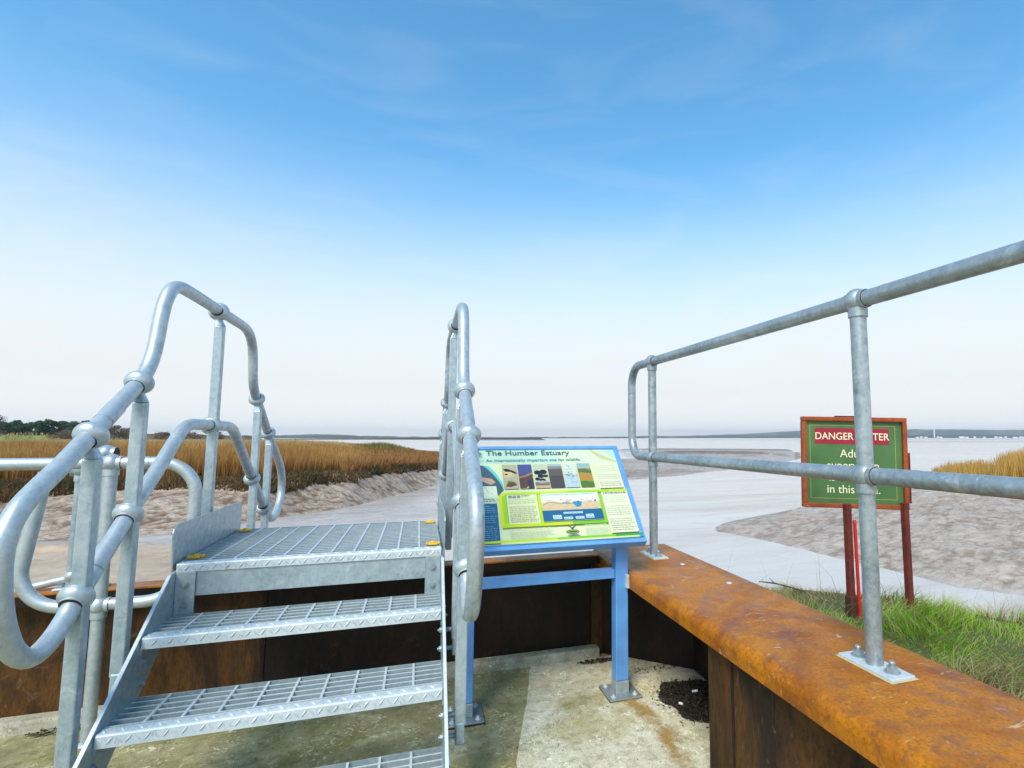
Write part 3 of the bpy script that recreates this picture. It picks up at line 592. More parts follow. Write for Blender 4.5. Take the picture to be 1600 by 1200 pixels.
# ochre rust stain band and damp patch on the slab are in a thin separate material layer
def stain(name, pts, wid, colr, z, fade_=0.6):
    m, t, b = mat(name); co = coords(t); n = noise(t, co, 9, 6, 0.7, 0.6); b.inputs['Base Color'].default_value = colr+(1,); b.inputs['Roughness'].default_value = 0.9
    a = N(t, 'ShaderNodeAttribute'); a.attribute_name = 'Wet'; mm = N(t, 'ShaderNodeMath'); mm.operation = 'MULTIPLY'
    lk(t, ramp(t, n, [(0.35, 0.0), (0.62, 1.0)]), mm.inputs[0]); lk(t, a.outputs['Fac'], mm.inputs[1]); m2 = N(t, 'ShaderNodeMath'); m2.operation = 'MULTIPLY'; m2.inputs[1].default_value = fade_
    lk(t, mm.outputs[0], m2.inputs[0]); lk(t, m2.outputs[0], b.inputs['Alpha'])
    V = []; W_ = []; F_ = []; n_ = len(pts)
    for i, (p, wd) in enumerate(zip(pts, wid)):
        q = Vector(pts[min(i+1, n_-1)])-Vector(pts[max(i-1, 0)]); q.normalize(); nn = Vector((-q.y, q.x))
        for j, s_ in enumerate((-1, -.5, 0, .5, 1)): V.append((p[0]+nn.x*s_*wd, p[1]+nn.y*s_*wd, z)); W_.append((0, .7, 1, .7, 0)[j]*(0 if i in (0, n_-1) else 1))
    for i in range(n_-1):
        for j in range(4): F_.append((i*5+j, i*5+j+1, (i+1)*5+j+1, (i+1)*5+j))
    o = np_mesh(name, np.array(V), np.array(F_), None, np.array(W_), True, m); tag(o, kind='structure'); return o
stain('rust_stain', [(0.95, 0.10), (0.93, 0.0), (0.94, -0.12), (0.97, -0.28), (0.96, -0.42), (0.93, -0.6), (0.90, -0.8), (0.9, -1.0)], [.03, .05, .06, .05, .06, .05, .05, .03], (0.42, 0.23, 0.03), 0.0085, 0.85)
stain('moss_stain', [(0.50, 0.05), (0.62, 0.02), (0.75, 0.05), (0.9, 0.03), (1.0, -0.05)], [.05, .10, .10, .09, .05], (0.36, 0.31, 0.06), 0.0075, 0.6)
stain('moss_stain', [(0.40, -0.2), (0.52, -0.22), (0.62, -0.15), (0.75, -0.25), (0.9, -0.2)], [.10, .16, .16, .15, .05], (0.50, 0.44, 0.16), 0.0065, 0.5)
# leaf litter heap and crumbs
def litter(name, cx, cy, rx, ry, h, n, label, big=0.02, zfloor=0.005):
    m_ = MB(); mnd = []
    for i in range(n):
        a = random.uniform(0, 2*math.pi); q = math.sqrt(random.random())*(1 if random.random() < .93 else random.uniform(1, 1.35))*(1+0.10*math.sin(3*a+1)+0.06*math.sin(7*a)); x = cx+rx*q*math.cos(a); y = cy+ry*q*math.sin(a); z = zfloor+h*max(0, 1-q*q)*random.uniform(.2, 1)+0.002
        L = big*random.uniform(.3, 1.3); b_ = random.uniform(0, math.pi); e = random.uniform(-.5, .5); d_ = Vector((math.cos(b_), math.sin(b_), e))*L; s_ = Vector((-math.sin(b_), math.cos(b_), random.uniform(-.4, .4)))*L*random.uniform(.08, .35); p = Vector((x, y, z+abs(e)*L))
        k = random.random()**2; col = tuple(a_*(1-k)+b2*k for a_, b2 in zip((0.020, 0.017, 0.013), (0.15, 0.125, 0.09)))
        m_.add([p-d_, p+s_, p+d_, p-s_], [(0, 1, 2, 3)], col)
    # core mound
    for ring in range(8):
        pass
    R_, A_ = 10, 40; vs = [(cx, cy, zfloor+h*.8)]
    for i in range(1, R_+1):
        for k in range(A_):
            q = i/R_; a = 2*math.pi*k/A_; jj = 1+0.10*math.sin(3*a+1)+0.05*math.sin(7*a); vs.append((cx+rx*q*.9*jj*math.cos(a), cy+ry*q*.9*jj*math.sin(a), zfloor-0.002+h*.8*(1-q*q)+random.uniform(-.004, .004)*(q < .95)))
    f = [(0, 1+k, 1+(k+1) % A_) for k in range(A_)]
    for i in range(R_-1): f += [(1+i*A_+k, 1+(i+1)*A_+k, 1+(i+1)*A_+(k+1) % A_, 1+i*A_+(k+1) % A_) for k in range(A_)]
    if h > 0.01: m_.add(vs, f, (0.030, 0.023, 0.017))
    o = m_.build(name, LEAF); tag(o, label, 'debris', kind='stuff'); return o
litter('debris_pile', 1.27, -0.13, 0.20, 0.22, 0.022, 15000, 'dark heap of twigs and soil in the recess under the capping beam', 0.010)
litter('leaf_litter', 0.93, 0.47, 0.13, 0.03, 0.005, 420, 'dark leaf crumbs gathered in the corner by the kerb', 0.011)
litter('leaf_litter', -1.60, 0.50, 0.12, 0.025, 0.008, 170, 'brown leaf litter by the kerb on the left', 0.014)
litter('leaf_litter', 1.20, 0.27, 0.16, 0.04, 0.004, 160, 'thin line of crumbs along the recessed pile base', 0.010)
n = 700
m_ = MB()
for i in range(1500):
    x = random.uniform(-1.6, 1.4); y = random.uniform(-1.1, 0.52); L = random.uniform(.001, .004); b_ = random.uniform(0, 3); p = Vector((x, y, 0.006)); d_ = Vector((math.cos(b_), math.sin(b_), .2))*L; s_ = Vector((-math.sin(b_), math.cos(b_), .3))*L*.7
    k = random.random(); col = (0.05, 0.04, 0.03) if k < .6 else ((0.5, 0.46, 0.38) if k < .85 else (0.14, 0.15, 0.04)); m_.add([p-d_, p+s_, p+d_, p-s_], [(0, 1, 2, 3)], col)
tag(m_.build('grit', LEAF), 'small grit and crumbs scattered over the concrete', 'grit', kind='stuff')
m_ = MB(); m_.cyl((1.235, -0.10, 0.036), (1.262, -0.105, 0.038), 0.006, 10); tag(m_.build('cigarette_end', WHITE), 'white stub lying on top of the dark debris heap', 'litter')
m_ = MB(); m_.cyl((1.13, -0.165, 0.024), (1.14, -0.182, 0.026), 0.006, 10); tag(m_.build('cigarette_end', WHITE), 'white stub on the near left edge of the debris heap', 'litter')

# ------------------------------------------------------------------ sheet pile walls
T = thing('retaining_wall', 'rusty sheet pile retaining wall with a broad orange capping beam on the right', 'retaining wall', (1.2, -1.0, 0))
TH = 0.012
def sheet(mb, pl, z0, z1, th=TH):
    for (a, b) in zip(pl[:-1], pl[1:]):
        a = Vector((a[0], a[1], 0)); b = Vector((b[0], b[1], 0)); d = (b-a).normalized(); n = Vector((-d.y, d.x, 0))*th/2
        mb.add([a+n-d*0.004+Vector((0, 0, z0)), b+n+d*0.004+Vector((0, 0, z0)), b-n+d*0.004+Vector((0, 0, z0)), a-n-d*0.004+Vector((0, 0, z0)), a+n-d*0.004+Vector((0, 0, z1)), b+n+d*0.004+Vector((0, 0, z1)), b-n+d*0.004+Vector((0, 0, z1)), a-n-d*0.004+Vector((0, 0, z1))],
               [(0, 3, 2, 1), (4, 5, 6, 7), (0, 1, 5, 4), (1, 2, 6, 5), (2, 3, 7, 6), (3, 0, 4, 7)])
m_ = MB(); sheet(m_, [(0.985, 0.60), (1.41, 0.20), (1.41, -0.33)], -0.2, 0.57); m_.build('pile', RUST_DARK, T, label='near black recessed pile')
m_ = MB(); sheet(m_, [(0.925, 0.594), (0.985, 0.590)], -0.2, 0.57); m_.build('pile', RUST_PANEL, T)
y = -0.70
k = 0
while y > -5:
    m_ = MB(); sheet(m_, [(1.41, y+0.36), (1.0, y), (1.0, y-0.168)], -0.2, 0.57); m_.build('pile', RUST_PANEL, T)
    m_ = MB(); sheet(m_, [(1.0, y-0.174), (1.0, y-0.41), (1.41, y-0.77), (1.41, y-1.25)], -0.2, 0.57); m_.build('pile', RUST_PANEL, T)
    m_ = MB(); m_.tube([(0.994, y-0.171, -0.1), (0.994, y-0.171, 0.56)], 0.007, 8); m_.build('interlock', RUST_DARK, T)
    y -= 1.61
# capping: folded plate with rounded inner nose
prof = [(1.452, 0.597), (1.452, 0.609)]
r_ = 0.042
for i in range(9):
    a = math.pi/2+math.pi/2*i/8; prof.append((0.945+r_+r_*math.cos(a), 0.609-r_+r_*math.sin(a)))
prof += [(0.945, 0.533), (0.957, 0.533)]
for i in range(9):
    a = math.pi-math.pi/2*i/8; prof.append((0.957+(r_-.012)+(r_-.012)*math.cos(a), 0.597-(r_-.012)+(r_-.012)*math.sin(a)))
m_ = MB(); ys = list(np.linspace(0.68, -6, 40)); nP = len(prof); vs = []
for yy in ys: vs += [(px, yy, pz) for px, pz in prof]
f = []
for i in range(len(ys)-1):
    for k in range(nP): f.append((i*nP+k, i*nP+(k+1) % nP, (i+1)*nP+(k+1) % nP, (i+1)*nP+k))
m_.add(vs, f, None, True); m_.add(vs[:nP], [tuple(range(nP))]); m_.add(vs[-nP:], [tuple(range(nP-1, -1, -1))])
o = m_.build('capping_beam', RUST_CAP, T); md = o.modifiers.new('e', 'EDGE_SPLIT'); md.split_angle = math.radians(50)
m_ = MB(); m_.box(1.440, 1.452, -6, 0.68, 0.40, 0.5965); m_.build('outer_lip', RUST_PANEL, T)
m_ = MB(); m_.box(0.928, 0.944, 0.012, 0.045, 0.535, 0.602); m_.build('end_bracket', GALV_W, T, 0.002)
for (x, yy, rr) in ((1.30, 0.11, .013), (1.335, -0.31, .014)):
    m_ = MB(); m_.tube([(x, yy, 0.6095), (x, yy, 0.6135)], [rr, rr*.9], 14); m_.build('washer', GALV_W, T)
T = thing('retaining_wall', 'low steel pile wall with thin orange capping running behind the steps', 'retaining wall', (-1, 0.6, 0))
m_ = MB(); m_.box(-6, -0.842, 0.603, 0.615, -0.2, 0.57); m_.build('steel_panel', RUST_PANEL, T, label='rusty orange brown panel')
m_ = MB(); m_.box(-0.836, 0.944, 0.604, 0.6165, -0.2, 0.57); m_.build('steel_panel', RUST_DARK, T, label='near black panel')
m_ = MB(); m_.box(-0.847, -0.833, 0.598, 0.6025, 0.0, 0.57); m_.build('interlock', RUST_DARK, T)
m_ = MB(); m_.box(-6, 0.943, 0.500, 0.618, 0.600, 0.609); m_.build('capping_beam', RUST_CAP, T, 0.002)
m_ = MB(); m_.box(-6, 0.943, 0.502, 0.512, 0.555, 0.5995); m_.build('cap_lip', RUST_DARK, T)
m_ = MB(); m_.box(-6, 0.943, 0.6175, 0.63, -1.9, 0.5985); m_.build('outer_face', RUST_PANEL, T)

# ------------------------------------------------------------------ access steps
T = thing('access_steps', 'galvanised steel steps with open grating treads and tube handrails climbing over the wall', 'access steps', (-0.52, 0, 0))
XL, XR = -1.035, 0.0
def stringer(x0, x1, mir=False, lab=None):
    pl_ = [(-0.04, 0.765), (0.09, 0.765), (0.09, 0.636), (-0.770, 0.0), (-1.074, 0.0)]
    if mir: pl_ = [(0.888+0.04, 0.765), (0.888-0.09, 0.765), (0.888-0.09, 0.636), (0.888+2.6, -1.5), (0.888+2.95, -1.5)]
    m_ = MB(); m_.prism(pl_, 'x', x0, x1); o = m_.build('stringer', GALV, T, 0.0015)
    if not mir:
        m_ = MB(); m_.prism([(-0.0415, 0.7665), (-0.0385, 0.764), (-1.0695, 0.002), (-1.0755, 0.002)], 'x', x0-0.0008, x1+0.0008); m_.build('edge', GALV_W, o)  # brighter strip paints the sky light caught along the front edge
for x0 in (XL-0.010, XR): stringer(x0, x0+0.010); stringer(x0, x0+0.010, True)
def bumps_nosing(m_, y0, z, x0, x1):
    # chequer pattern on the nosing: short raised bars alternating in slant
    n_ = int((x1-x0)/0.024)
    for i in range(n_):
        x = x0+0.012+(x1-x0-0.024)*i/(n_-1); s_ = 1 if i % 2 else -1
        for (org, e1, e2, nrm) in (((x, y0, z-0.019), Vector((1, 0, 0)), Vector((0, 0, 1)), Vector((0, -1, 0))), ((x, y0+0.021, z), Vector((1, 0, 0)), Vector((0, 1, 0)), Vector((0, 0, 1)))):
            d_ = (e1*0.8*s_+e2)*0.0118; w_ = (e1-e2*0.75*s_).normalized()*0.0038; p = Vector(org)
            m_.add([p-d_, p+w_, p+d_, p-w_, p+nrm*0.0036+d_*.5, p+nrm*0.0036-d_*.5], [(0, 1, 5), (1, 4, 5), (1, 2, 4), (2, 3, 4), (3, 5, 4), (3, 0, 5)])
def nosing(parent, y0, z, x0, x1, deep=0.045, tall=0.040):
    m_ = MB(); r_ = 0.006; pr = [(y0+deep, z), (y0+deep, z-0.004), (y0+0.004, z-0.004), (y0+0.004, z-tall), (y0, z-tall), (y0, z-r_), (y0+r_*.3, z-r_*.3), (y0+r_, z)]
    m_.prism(pr[::-1], 'x', x0, x1); bumps_nosing(m_, y0, z, x0, x1); return m_.build('nosing', GALV_W, parent)
def grate(m_, x0, x1, y0, y1, z, pitch=0.0415, rods=0.1, bh=0.030, rb=None):
    y = y0
    while y < y1-0.01: m_.box(x0, x1, y-0.0030, y+0.0030, z-bh, z-0.0022); rb.box(x0, x1, y-0.0030, y+0.0030, z-0.0020, z-0.0002); y += pitch  # thin bright top strips put the sky light on each bar into colour
    m_.box(x0, x1, y1-0.004, y1, z-bh, z)
    nr = int(round((x1-x0)/rods)); 
    for i in range(1, nr):
        x = x0+(x1-x0)*(i-0.0)/nr; rb.box(x-0.0042, x+0.0042, y0, y1-0.0045, z-0.008, z+0.0012)
def bolt(parent, c, axis, r=0.011, h=0.008): m_ = MB(); m_.hexnut(c, axis, r, h); return m_.build('bolt', GALV_D, parent)
for k in range(1, 4):
    for side in (0, 1):
        zt = 0.8-0.2*k; y0 = -0.2624*k
        if side and k > 3: continue
        m_ = MB(); rb = MB()
        if side == 0:
            grate(m_, XL+0.004, XR-0.004, y0+0.055, y0+0.262, zt, rb=rb); sy0, sy1 = y0, y0+0.262
        else:
            y0 = 0.888+0.2624*(k-1)+0.03; grate(m_, XL+0.004, XR-0.004, y0+0.05, y0+0.262, zt, rb=rb)
        for x0 in (XL+0.0005, XR-0.0045): m_.box(x0, x0+0.004, y0+0.005, y0+0.262, zt-0.062, zt-0.001)
        o = m_.build('tread', GALV, T); rb.build('cross_bars_and_lit_tops', GALV_W, o)
        if side == 0: nosing(o, y0, zt, XL+0.005, XR-0.005)
        for yy in (y0+0.07, y0+0.2):
            if side == 0:
                bolt(o, (XL+0.006, yy, zt-0.045), (1, 0, 0)); bolt(o, (XR-0.006, yy, zt-0.045), (-1, 0, 0)); bolt(o, (XR+0.0105, yy, zt-0.045), (1, 0, 0)); bolt(o, (XL-0.0105, yy, zt-0.045), (-1, 0, 0))
# platform
m_ = MB(); rb = MB(); grate(m_, XL+0.004, XR-0.004, 0.055, 0.888, 0.8, 0.0415, 0.095, rb=rb)
m_.box(XL+0.0005, XL+0.0045, 0.05, 0.885, 0.766, 0.8005); m_.box(XR-0.0045, XR-0.0005, 0.05, 0.885, 0.766, 0.8005)
PF = m_.build('platform', GALV, T); rb.build('cross_bars_and_lit_tops', GALV_W, PF); nosing(PF, 0.005, 0.8, XL, XR, 0.045, 0.035)
for (x, yy) in ((-1.005, 0.115), (-1.005, 0.80), (-0.035, 0.10), (-0.035, 0.80)):
    m_ = MB(); m_.box(x-0.021, x+0.021, yy-0.030, yy+0.030, 0.802, 0.809); m_.ball((x, yy, 0.811), 0.012, (0, 0, 1), .5, 10, 6)
    m_.box(x-0.030, x-0.024, yy-0.016, yy+0.016, 0.801, 0.811); m_.box(x+0.024, x+0.030, yy-0.016, yy+0.016, 0.801, 0.811); m_.build('clip', YEL, PF, 0.002)
def beam(pts): pass
m_ = MB(); m_.box(-0.966, -0.068, 0.012, 0.018, 0.667, 0.764); m_.box(-0.966, -0.068, 0.018, 0.060, 0.758, 0.764); m_.box(-0.966, -0.068, 0.018, 0.060, 0.667, 0.673); m_.build('front_beam', GALV, T, 0.001)
m_ = MB(); m_.box(-1.03, -0.005, 0.866, 0.872, 0.667, 0.764); m_.build('rear_beam', GALV, T)
for x0 in (XL+0.0005, XR-0.0065): m_ = MB(); m_.box(x0, x0+0.006, 0.092, 0.865, 0.667, 0.764); m_.build('side_beam', GALV, T)
for xa, xb in ((-1.034, -0.966), (-0.068, -0.001)):
    m_ = MB(); m_.box(xa, xb, 0.002, 0.0115, 0.585, 0.764); o = m_.build('end_plate', GALV, T, 0.001)
    for zz_ in (0.635, 0.715): bolt(o, ((xa+xb)/2, 0.0015, zz_), (0, -1, 0), 0.011, 0.007)
kp = [(0.052, 0.768), (0.000, 0.768), (-0.016, 0.925), (-0.008, 0.942), (0.035, 0.957), (0.874, 0.957), (0.874, 0.801), (0.862, 0.768)]
for x0 in (XL-0.0165, XR+0.0105): m_ = MB(); m_.prism(kp[::-1], 'x', x0, x0+0.006); m_.build('kick_plate', GALV, T, 0.001)
# handrails
for X0, sd_ in ((-1.112, -1), (0.070, 1)):
    loop = [(-.514, .814), (-.569, .765), (-.636, .722), (-.712, .708), (-.785, .752), (-.836, .838), (-.862, .932), (-.868, 1.012), (-.853, 1.075), (-.812, 1.128), (-.749, 1.172), (-.646, 1.235), (-.515, 1.325), (-.36, 1.432),
            (-.255, 1.505), (-.192, 1.560), (-.150, 1.625), (-.126, 1.700), (-.109, 1.779), (-.083, 1.855), (-.036, 1.920), (.038, 1.953), (.13, 1.960), (.32, 1.961), (.525, 1.960), (.73, 1.961), (.91, 1.960), (1.01, 1.951), (1.09, 1.917), (1.14, 1.857), (1.165, 1.78),
            (1.183, 1.70), (1.215, 1.627), (1.275, 1.568), (1.36, 1.513), (1.62, 1.342), (1.845, 1.208), (2.0, 1.112), (2.085, 1.02), (2.105, .90), (2.045, .795), (1.93, .735), (1.80, .737), (1.645, .822), (1.30, 1.055), (1.057, 1.225),
            (.935, 1.312), (.87, 1.353), (.79, 1.371), (.66, 1.373), (.525, 1.373), (.39, 1.373), (.27, 1.370), (.195, 1.350), (.125, 1.305), (-.034, 1.182), (-.236, 1.033)]
    pts = []; nl = len(loop)
    for i in range(nl):
        p0, p1, p2, p3 = (Vector(loop[(i+q) % nl]) for q in (-1, 0, 1, 2))
        for k_ in range(4):
            t_ = k_/4; q_ = 0.5*((2*p1)+(p2-p0)*t_+(2*p0-5*p1+4*p2-p3)*t_*t_+(3*p1-p0-3*p2+p3)*t_**3); pts.append((X0, q_.x, q_.y))
    m_ = MB(); m_.tube(pts, 0.0262, 24, closed=True); H_ = m_.build('handrail', GALV_L, T)
    for (ta, zt, zm, zb, st) in ((-0.517, 1.319, 0.818, 0.20, 0.70), (-0.236, 1.516, 1.034, 0.41, 0.70), (0.525, 1.955, 1.372, 0.69, 0), (1.30, 1.557, 1.053, 0.40, -0.67), (1.62, 1.342, 0.828, 0.15, -0.67)):
        ax = Vector((0, 1, st))
        m_ = MB(); hw = 0.0205; Xs = X0-sd_*0.010; m_.box(Xs-hw, Xs+hw, ta-hw, ta+hw, zb+0.062, zt-0.075); m_.add([(Xs+a*hw, ta+b*hw, zt-0.0745) for a, b in ((-1, -1), (1, -1), (1, 1), (-1, 1))]+[(X0+a*.012, ta+b*.012, zt-0.03) for a, b in ((-1, -1), (1, -1), (1, 1), (-1, 1))], [(0, 1, 5, 4), (1, 2, 6, 5), (2, 3, 7, 6), (3, 0, 4, 7), (4, 5, 6, 7)])
        # flattened foot with its fixing
        m_.prism([(ta-0.026, zb), (ta+0.026, zb), (ta+0.023, zb+0.075), (ta-0.023, zb+0.075)], 'x', Xs-0.016, Xs+0.016)
        po = m_.build('stanchion', GALV, T, 0.005)
        for zc in (zt, zm):
            m_ = MB(); m_.ball((X0, ta, zc), 0.047, (0, 1, st), 0.72, 24, 14); m_.tube([Vector((X0, ta, zc))-ax.normalized()*0.0335, Vector((X0, ta, zc))+ax.normalized()*0.0335], 0.0305, 24)
            m_.build('ball_joint', GALV_L, po)
            axn = ax.normalized(); m_ = MB(); pc = Vector((X0, ta, zc)); m_.tube([pc-axn*0.0343, pc+axn*0.0343], 0.0288, 24); m_.build('gap_ring', DARKV, po)
        xs = XL-0.0105 if sd_ < 0 else XR+0.0105; xe = X0-sd_*0.014
        for dz in (0.025, 0.10):
            m_ = MB(); m_.cyl((xs, ta, zb+dz), (xe, ta, zb+dz), 0.009, 12); m_.hexnut((xs, ta, zb+dz), (sd_, 0, 0), 0.012, 0.010); m_.hexnut((xs-sd_*0.0115, ta, zb+dz), (-sd_, 0, 0), 0.011, 0.008); m_.build('bolt', GALV_D, po)
    # joint sleeves along the rail
    for (a, b, st) in ((-0.42, 1.390, .70), (-0.40, 0.909, .77)):
        ax = Vector((0, 1, st)).normalized(); c_ = Vector((X0, a, b)); m_ = MB(); m_.tube([c_-ax*.045, c_+ax*.045], 0.0282, 24); m_.build('sleeve', GALV_L, H_)

# ------------------------------------------------------------------ right guard rail on the capping
def rail_post(T, x, y, z0, zt, zm, along, plate=True, mt=GALV_D, pw=0.045, pl2=0.105):
    m_ = MB(); m_.cyl((x, y, z0+0.008), (x, y, zt-0.02), 0.0252, 24); po = m_.build('post', mt, T)
    for zc in (zt, zm):
        if zc is None: continue
        ax = Vector(along); pc = Vector((x, y, zc)); m_ = MB(); m_.tube([pc-ax*0.0408, pc+ax*0.0408], 0.0286, 24); m_.build('gap_ring', DARKV, po)
        m_ = MB(); m_.ball((x, y, zc), 0.0405, along, 0.92, 24, 14); m_.tube([Vector((x, y, zc))-ax*0.040, Vector((x, y, zc))+ax*0.040], 0.0305, 24); m_.tube([(x, y, zc-0.055), (x, y, zc-0.02)], 0.0300, 20); m_.build('ball_joint', mt, po)
    if plate:
        ax = Vector(along); sw = Vector((-ax.y, ax.x, 0)); M = Matrix(((ax.x, sw.x, 0, x), (ax.y, sw.y, 0, y), (0, 0, 1, z0), (0, 0, 0, 1)))
        m_ = MB(); m_.box(-pl2, pl2, -pw, pw, 0.0005, 0.0105, M); m_.build('base_plate', GALV_W, po, 0.003)
        if z0 > 0.5 and pl2 > 0.1: m_ = MB(); m_.box(-pl2-.006, pl2+.005, -pw-.005, pw+.006, 0.0002, 0.0028, M); m_.build('sealant', SEAL, po, 0.001)
        for s_ in (-0.065, 0.065):
            c_ = M @ Vector((s_*pl2/.105, 0, 0.0108)); m_ = MB(); m_.hexnut(c_, (0, 0, 1), 0.0175, 0.015); m_.ball((c_.x, c_.y, c_.z+0.026), 0.0098, (0, 0, 1), .7, 12, 8); m_.build('bolt', GALV_D, po)
    return po
T = thing('guard_rail', 'grey tubular guard rail bolted along the rusty capping beam', 'guard rail', (1.24, -1.28, 0.609))
pts = fillet([(1.24, -6, 1.702), (1.24, 0.70, 1.782), (1.24, 0.70, 1.192), (1.24, -6, 1.192)], 0.13, False, 12)
m_ = MB(); m_.tube(pts, 0.0262, 24); R_ = m_.build('rail', GALV_D, T)
for yy in (-1.26+0.0, ): pass
for (yy, zz_) in ((-1.47, 1.192), (-1.66, 1.192), (-1.40, 1.7569)):
    m_ = MB(); m_.tube([(1.24, yy-0.004, zz_), (1.24, yy+0.004, zz_)], 0.0270, 20); m_.build('weld_seam', GALV_D, R_)
for yy in (-1.285, 0.365, -2.9, -4.5): rail_post(T, 1.24, yy, 0.609, 1.782-(0.70-yy)*0.01194, 1.192, (0, 1, 0))

# ------------------------------------------------------------------ left guard rail on the floor
T = thing('guard_rail', 'pale tubular guard rail with rounded ends standing by the left kerb', 'guard rail', (-1.42, 0.34, 0))
Yg = 0.34
pts = fillet([(-4.5, Yg, 1.19), (-1.095, Yg, 1.198), (-1.10, Yg, 0.578), (-1.73, Yg, 0.585), (-1.655, Yg, 1.16)], [0, .15, .17, .16, 0], False, 12)
m_ = MB(); m_.tube(pts, 0.0262, 24); m_.build('rail', GALV_L, T)
rail_post(T, -1.425, Yg, 0.0, 1.197, 0.58, (1, 0, 0), True, GALV_L, 0.035, 0.09)
m_ = MB(); m_.tube([(-1.37, Yg, 1.197), (-1.28, Yg, 1.197)], 0.0285, 20); m_.build('sleeve', GALV_L, T)
T = thing('railing_post', 'dark tube post with a short stub rail behind the left guard rail', 'railing post', (-1.60, 0.56, 0.609))
rail_post(T, -1.63, 0.56, 0.609, 1.16, None, (1, 0, 0), True, GALV, 0.035, 0.06)
m_ = MB(); m_.tube([(-1.63, 0.56, 0.66), (-1.80, 0.56, 0.625), (-1.90, 0.56, 0.60)], 0.018, 16); m_.ball((-1.63, 0.56, 0.668), 0.034, (1, 0, 0), .9); m_.build('stub_rail', GALV_L, T)
T = thing('railing_post', 'slim tube post with a domed top clamp beyond the left guard rail', 'railing post', (-1.54, 0.56, 0.609))
rail_post(T, -1.545, 0.56, 0.609, 1.235, None, (1, 0, 0), True, GALV, 0.03, 0.05)

# ------------------------------------------------------------------ information board
T = thing('information_board', 'sloping blue framed information board about the estuary', 'information board', (0.53, 0.07, 0))
for x in (0.128, 0.911):
    m_ = MB(); m_.box(x-0.034, x+0.034, 0.036, 0.104, 0.075, 0.84); po = m_.build('post', BLUE, T, 0.004)
    m_ = MB(); m_.box(x-0.036, x+0.036, 0.034, 0.106, 0.014, 0.074); m_.build('post_foot', GALV, po, 0.003)
    m_ = MB(); m_.box(x-0.085, x+0.085, -0.02, 0.16, 0.006, 0.014); m_.build('base_plate', GALV_D, po, 0.002)
    m_ = MB(); m_.box(x-0.088, x+0.088, -0.023, 0.163, 0.0046, 0.0058); m_.build('shim', RUST_PANEL, po)
    for (a, b) in ((-.058, .01), (.058, .01), (-.058, .135), (.058, .135)): m_ = MB(); m_.hexnut((x+a, b, 0.0145), (0, 0, 1), 0.010, 0.008); m_.build('bolt', GALV_W, po)
m_ = MB(); m_.box(0.163, 0.876, 0.045, 0.095, 0.583, 0.630); m_.build('crossbar', BLUE, T, 0.004)
PO = Vector((0.04, -0.06, 0.784)); SL = Vector((0, 0.441, 0.472)).normalized(); PN = Vector((0, -SL.z, SL.y)); PWd, PHt = 0.97, 0.646
PM = Matrix(((1, 0, PN.x, PO.x), (0, SL.y, PN.y, PO.y), (0, SL.z, PN.z, PO.z), (0, 0, 0, 1)))
m_ = MB(); fw = 0.028
P0_ = 0.055
m_.box(P0_, PWd, -0.008, fw-0.006, -0.034, 0.010, PM); m_.box(P0_, PWd, PHt-fw+0.006, PHt, -0.028, 0.010, PM); m_.box(P0_, P0_+fw, fw-0.0055, PHt-fw+0.0055, -0.028, 0.0095, PM); m_.box(PWd-fw, PWd, fw-0.0055, PHt-fw+0.0055, -0.028, 0.0095, PM)
m_.build('frame', BLUE, T, 0.003)
for x in (0.135, 0.911): m_ = MB(); m_.box(x-0.02-PO.x, x+0.02-PO.x, 0.05, 0.58, -0.060, -0.0285, PM); m_.build('bracket', BLUE, T, 0.002)
def hx(r, g, b):
    f_ = lambda c: (c/255/12.92 if c <= 10 else ((c/255+.055)/1.055)**2.4); return (f_(r)*.80, f_(g)*.83, f_(b)*.72)
pm = MB(); lay = [0]
def poly(pts, col, z=None):
    lay[0] += 1; z = 0.0012+lay[0]*0.00004 if z is None else z
    vs = [PM @ Vector((p, q, z)) for p, q in pts]; n_ = len(vs)
    a = sum(pts[i][0]*pts[(i+1) % n_][1]-pts[(i+1) % n_][0]*pts[i][1] for i in range(n_)); pm.add(vs, [tuple(range(n_)) if a > 0 else tuple(range(n_-1, -1, -1))], col)
def rc(x0, y0, x1, y1, col): poly([(x0, y0), (x1, y0), (x1, y1), (x0, y1)], col)
def lines(x0, y0, x1, y1, n_, col, rag=0.12, gap=(), th=0.42):
    st = (y1-y0)/n_
    for i in range(n_):
        if i in gap: continue
        yy = y1-(i+.75)*st; x = x0; xe = x1-(x1-x0)*random.uniform(0, rag)*(1 if random.random() < .4 else .2)
        while x < xe:
            wl = random.uniform(.006, .022); rc(x, yy, min(x+wl, xe), yy+st*th, col); x += wl+0.004
pm.box(0.065, PWd-0.02, 0.018, PHt-0.018, -0.012, 0.001, PM, hx(222, 234, 205))
INK = hx(120, 132, 120)
rc(.07, .02, .95, .628, hx(222, 230, 196)); rc(.07, .522, .95, .626, hx(196, 222, 212)); rc(.60, .522, .95, .626, hx(214, 228, 205))
poly([(.80, .626), (.84, .60), (.90, .56), (.945, .53), (.93, .522), (.86, .55), (.81, .59), (.79, .626)], hx(205, 195, 160)); poly([(.86, .626), (.945, .626), (.945, .55), (.90, .58)], hx(180, 215, 215)); poly([(.83, .60), (.90, .55), (.86, .545), (.82, .58)], hx(190, 200, 150))
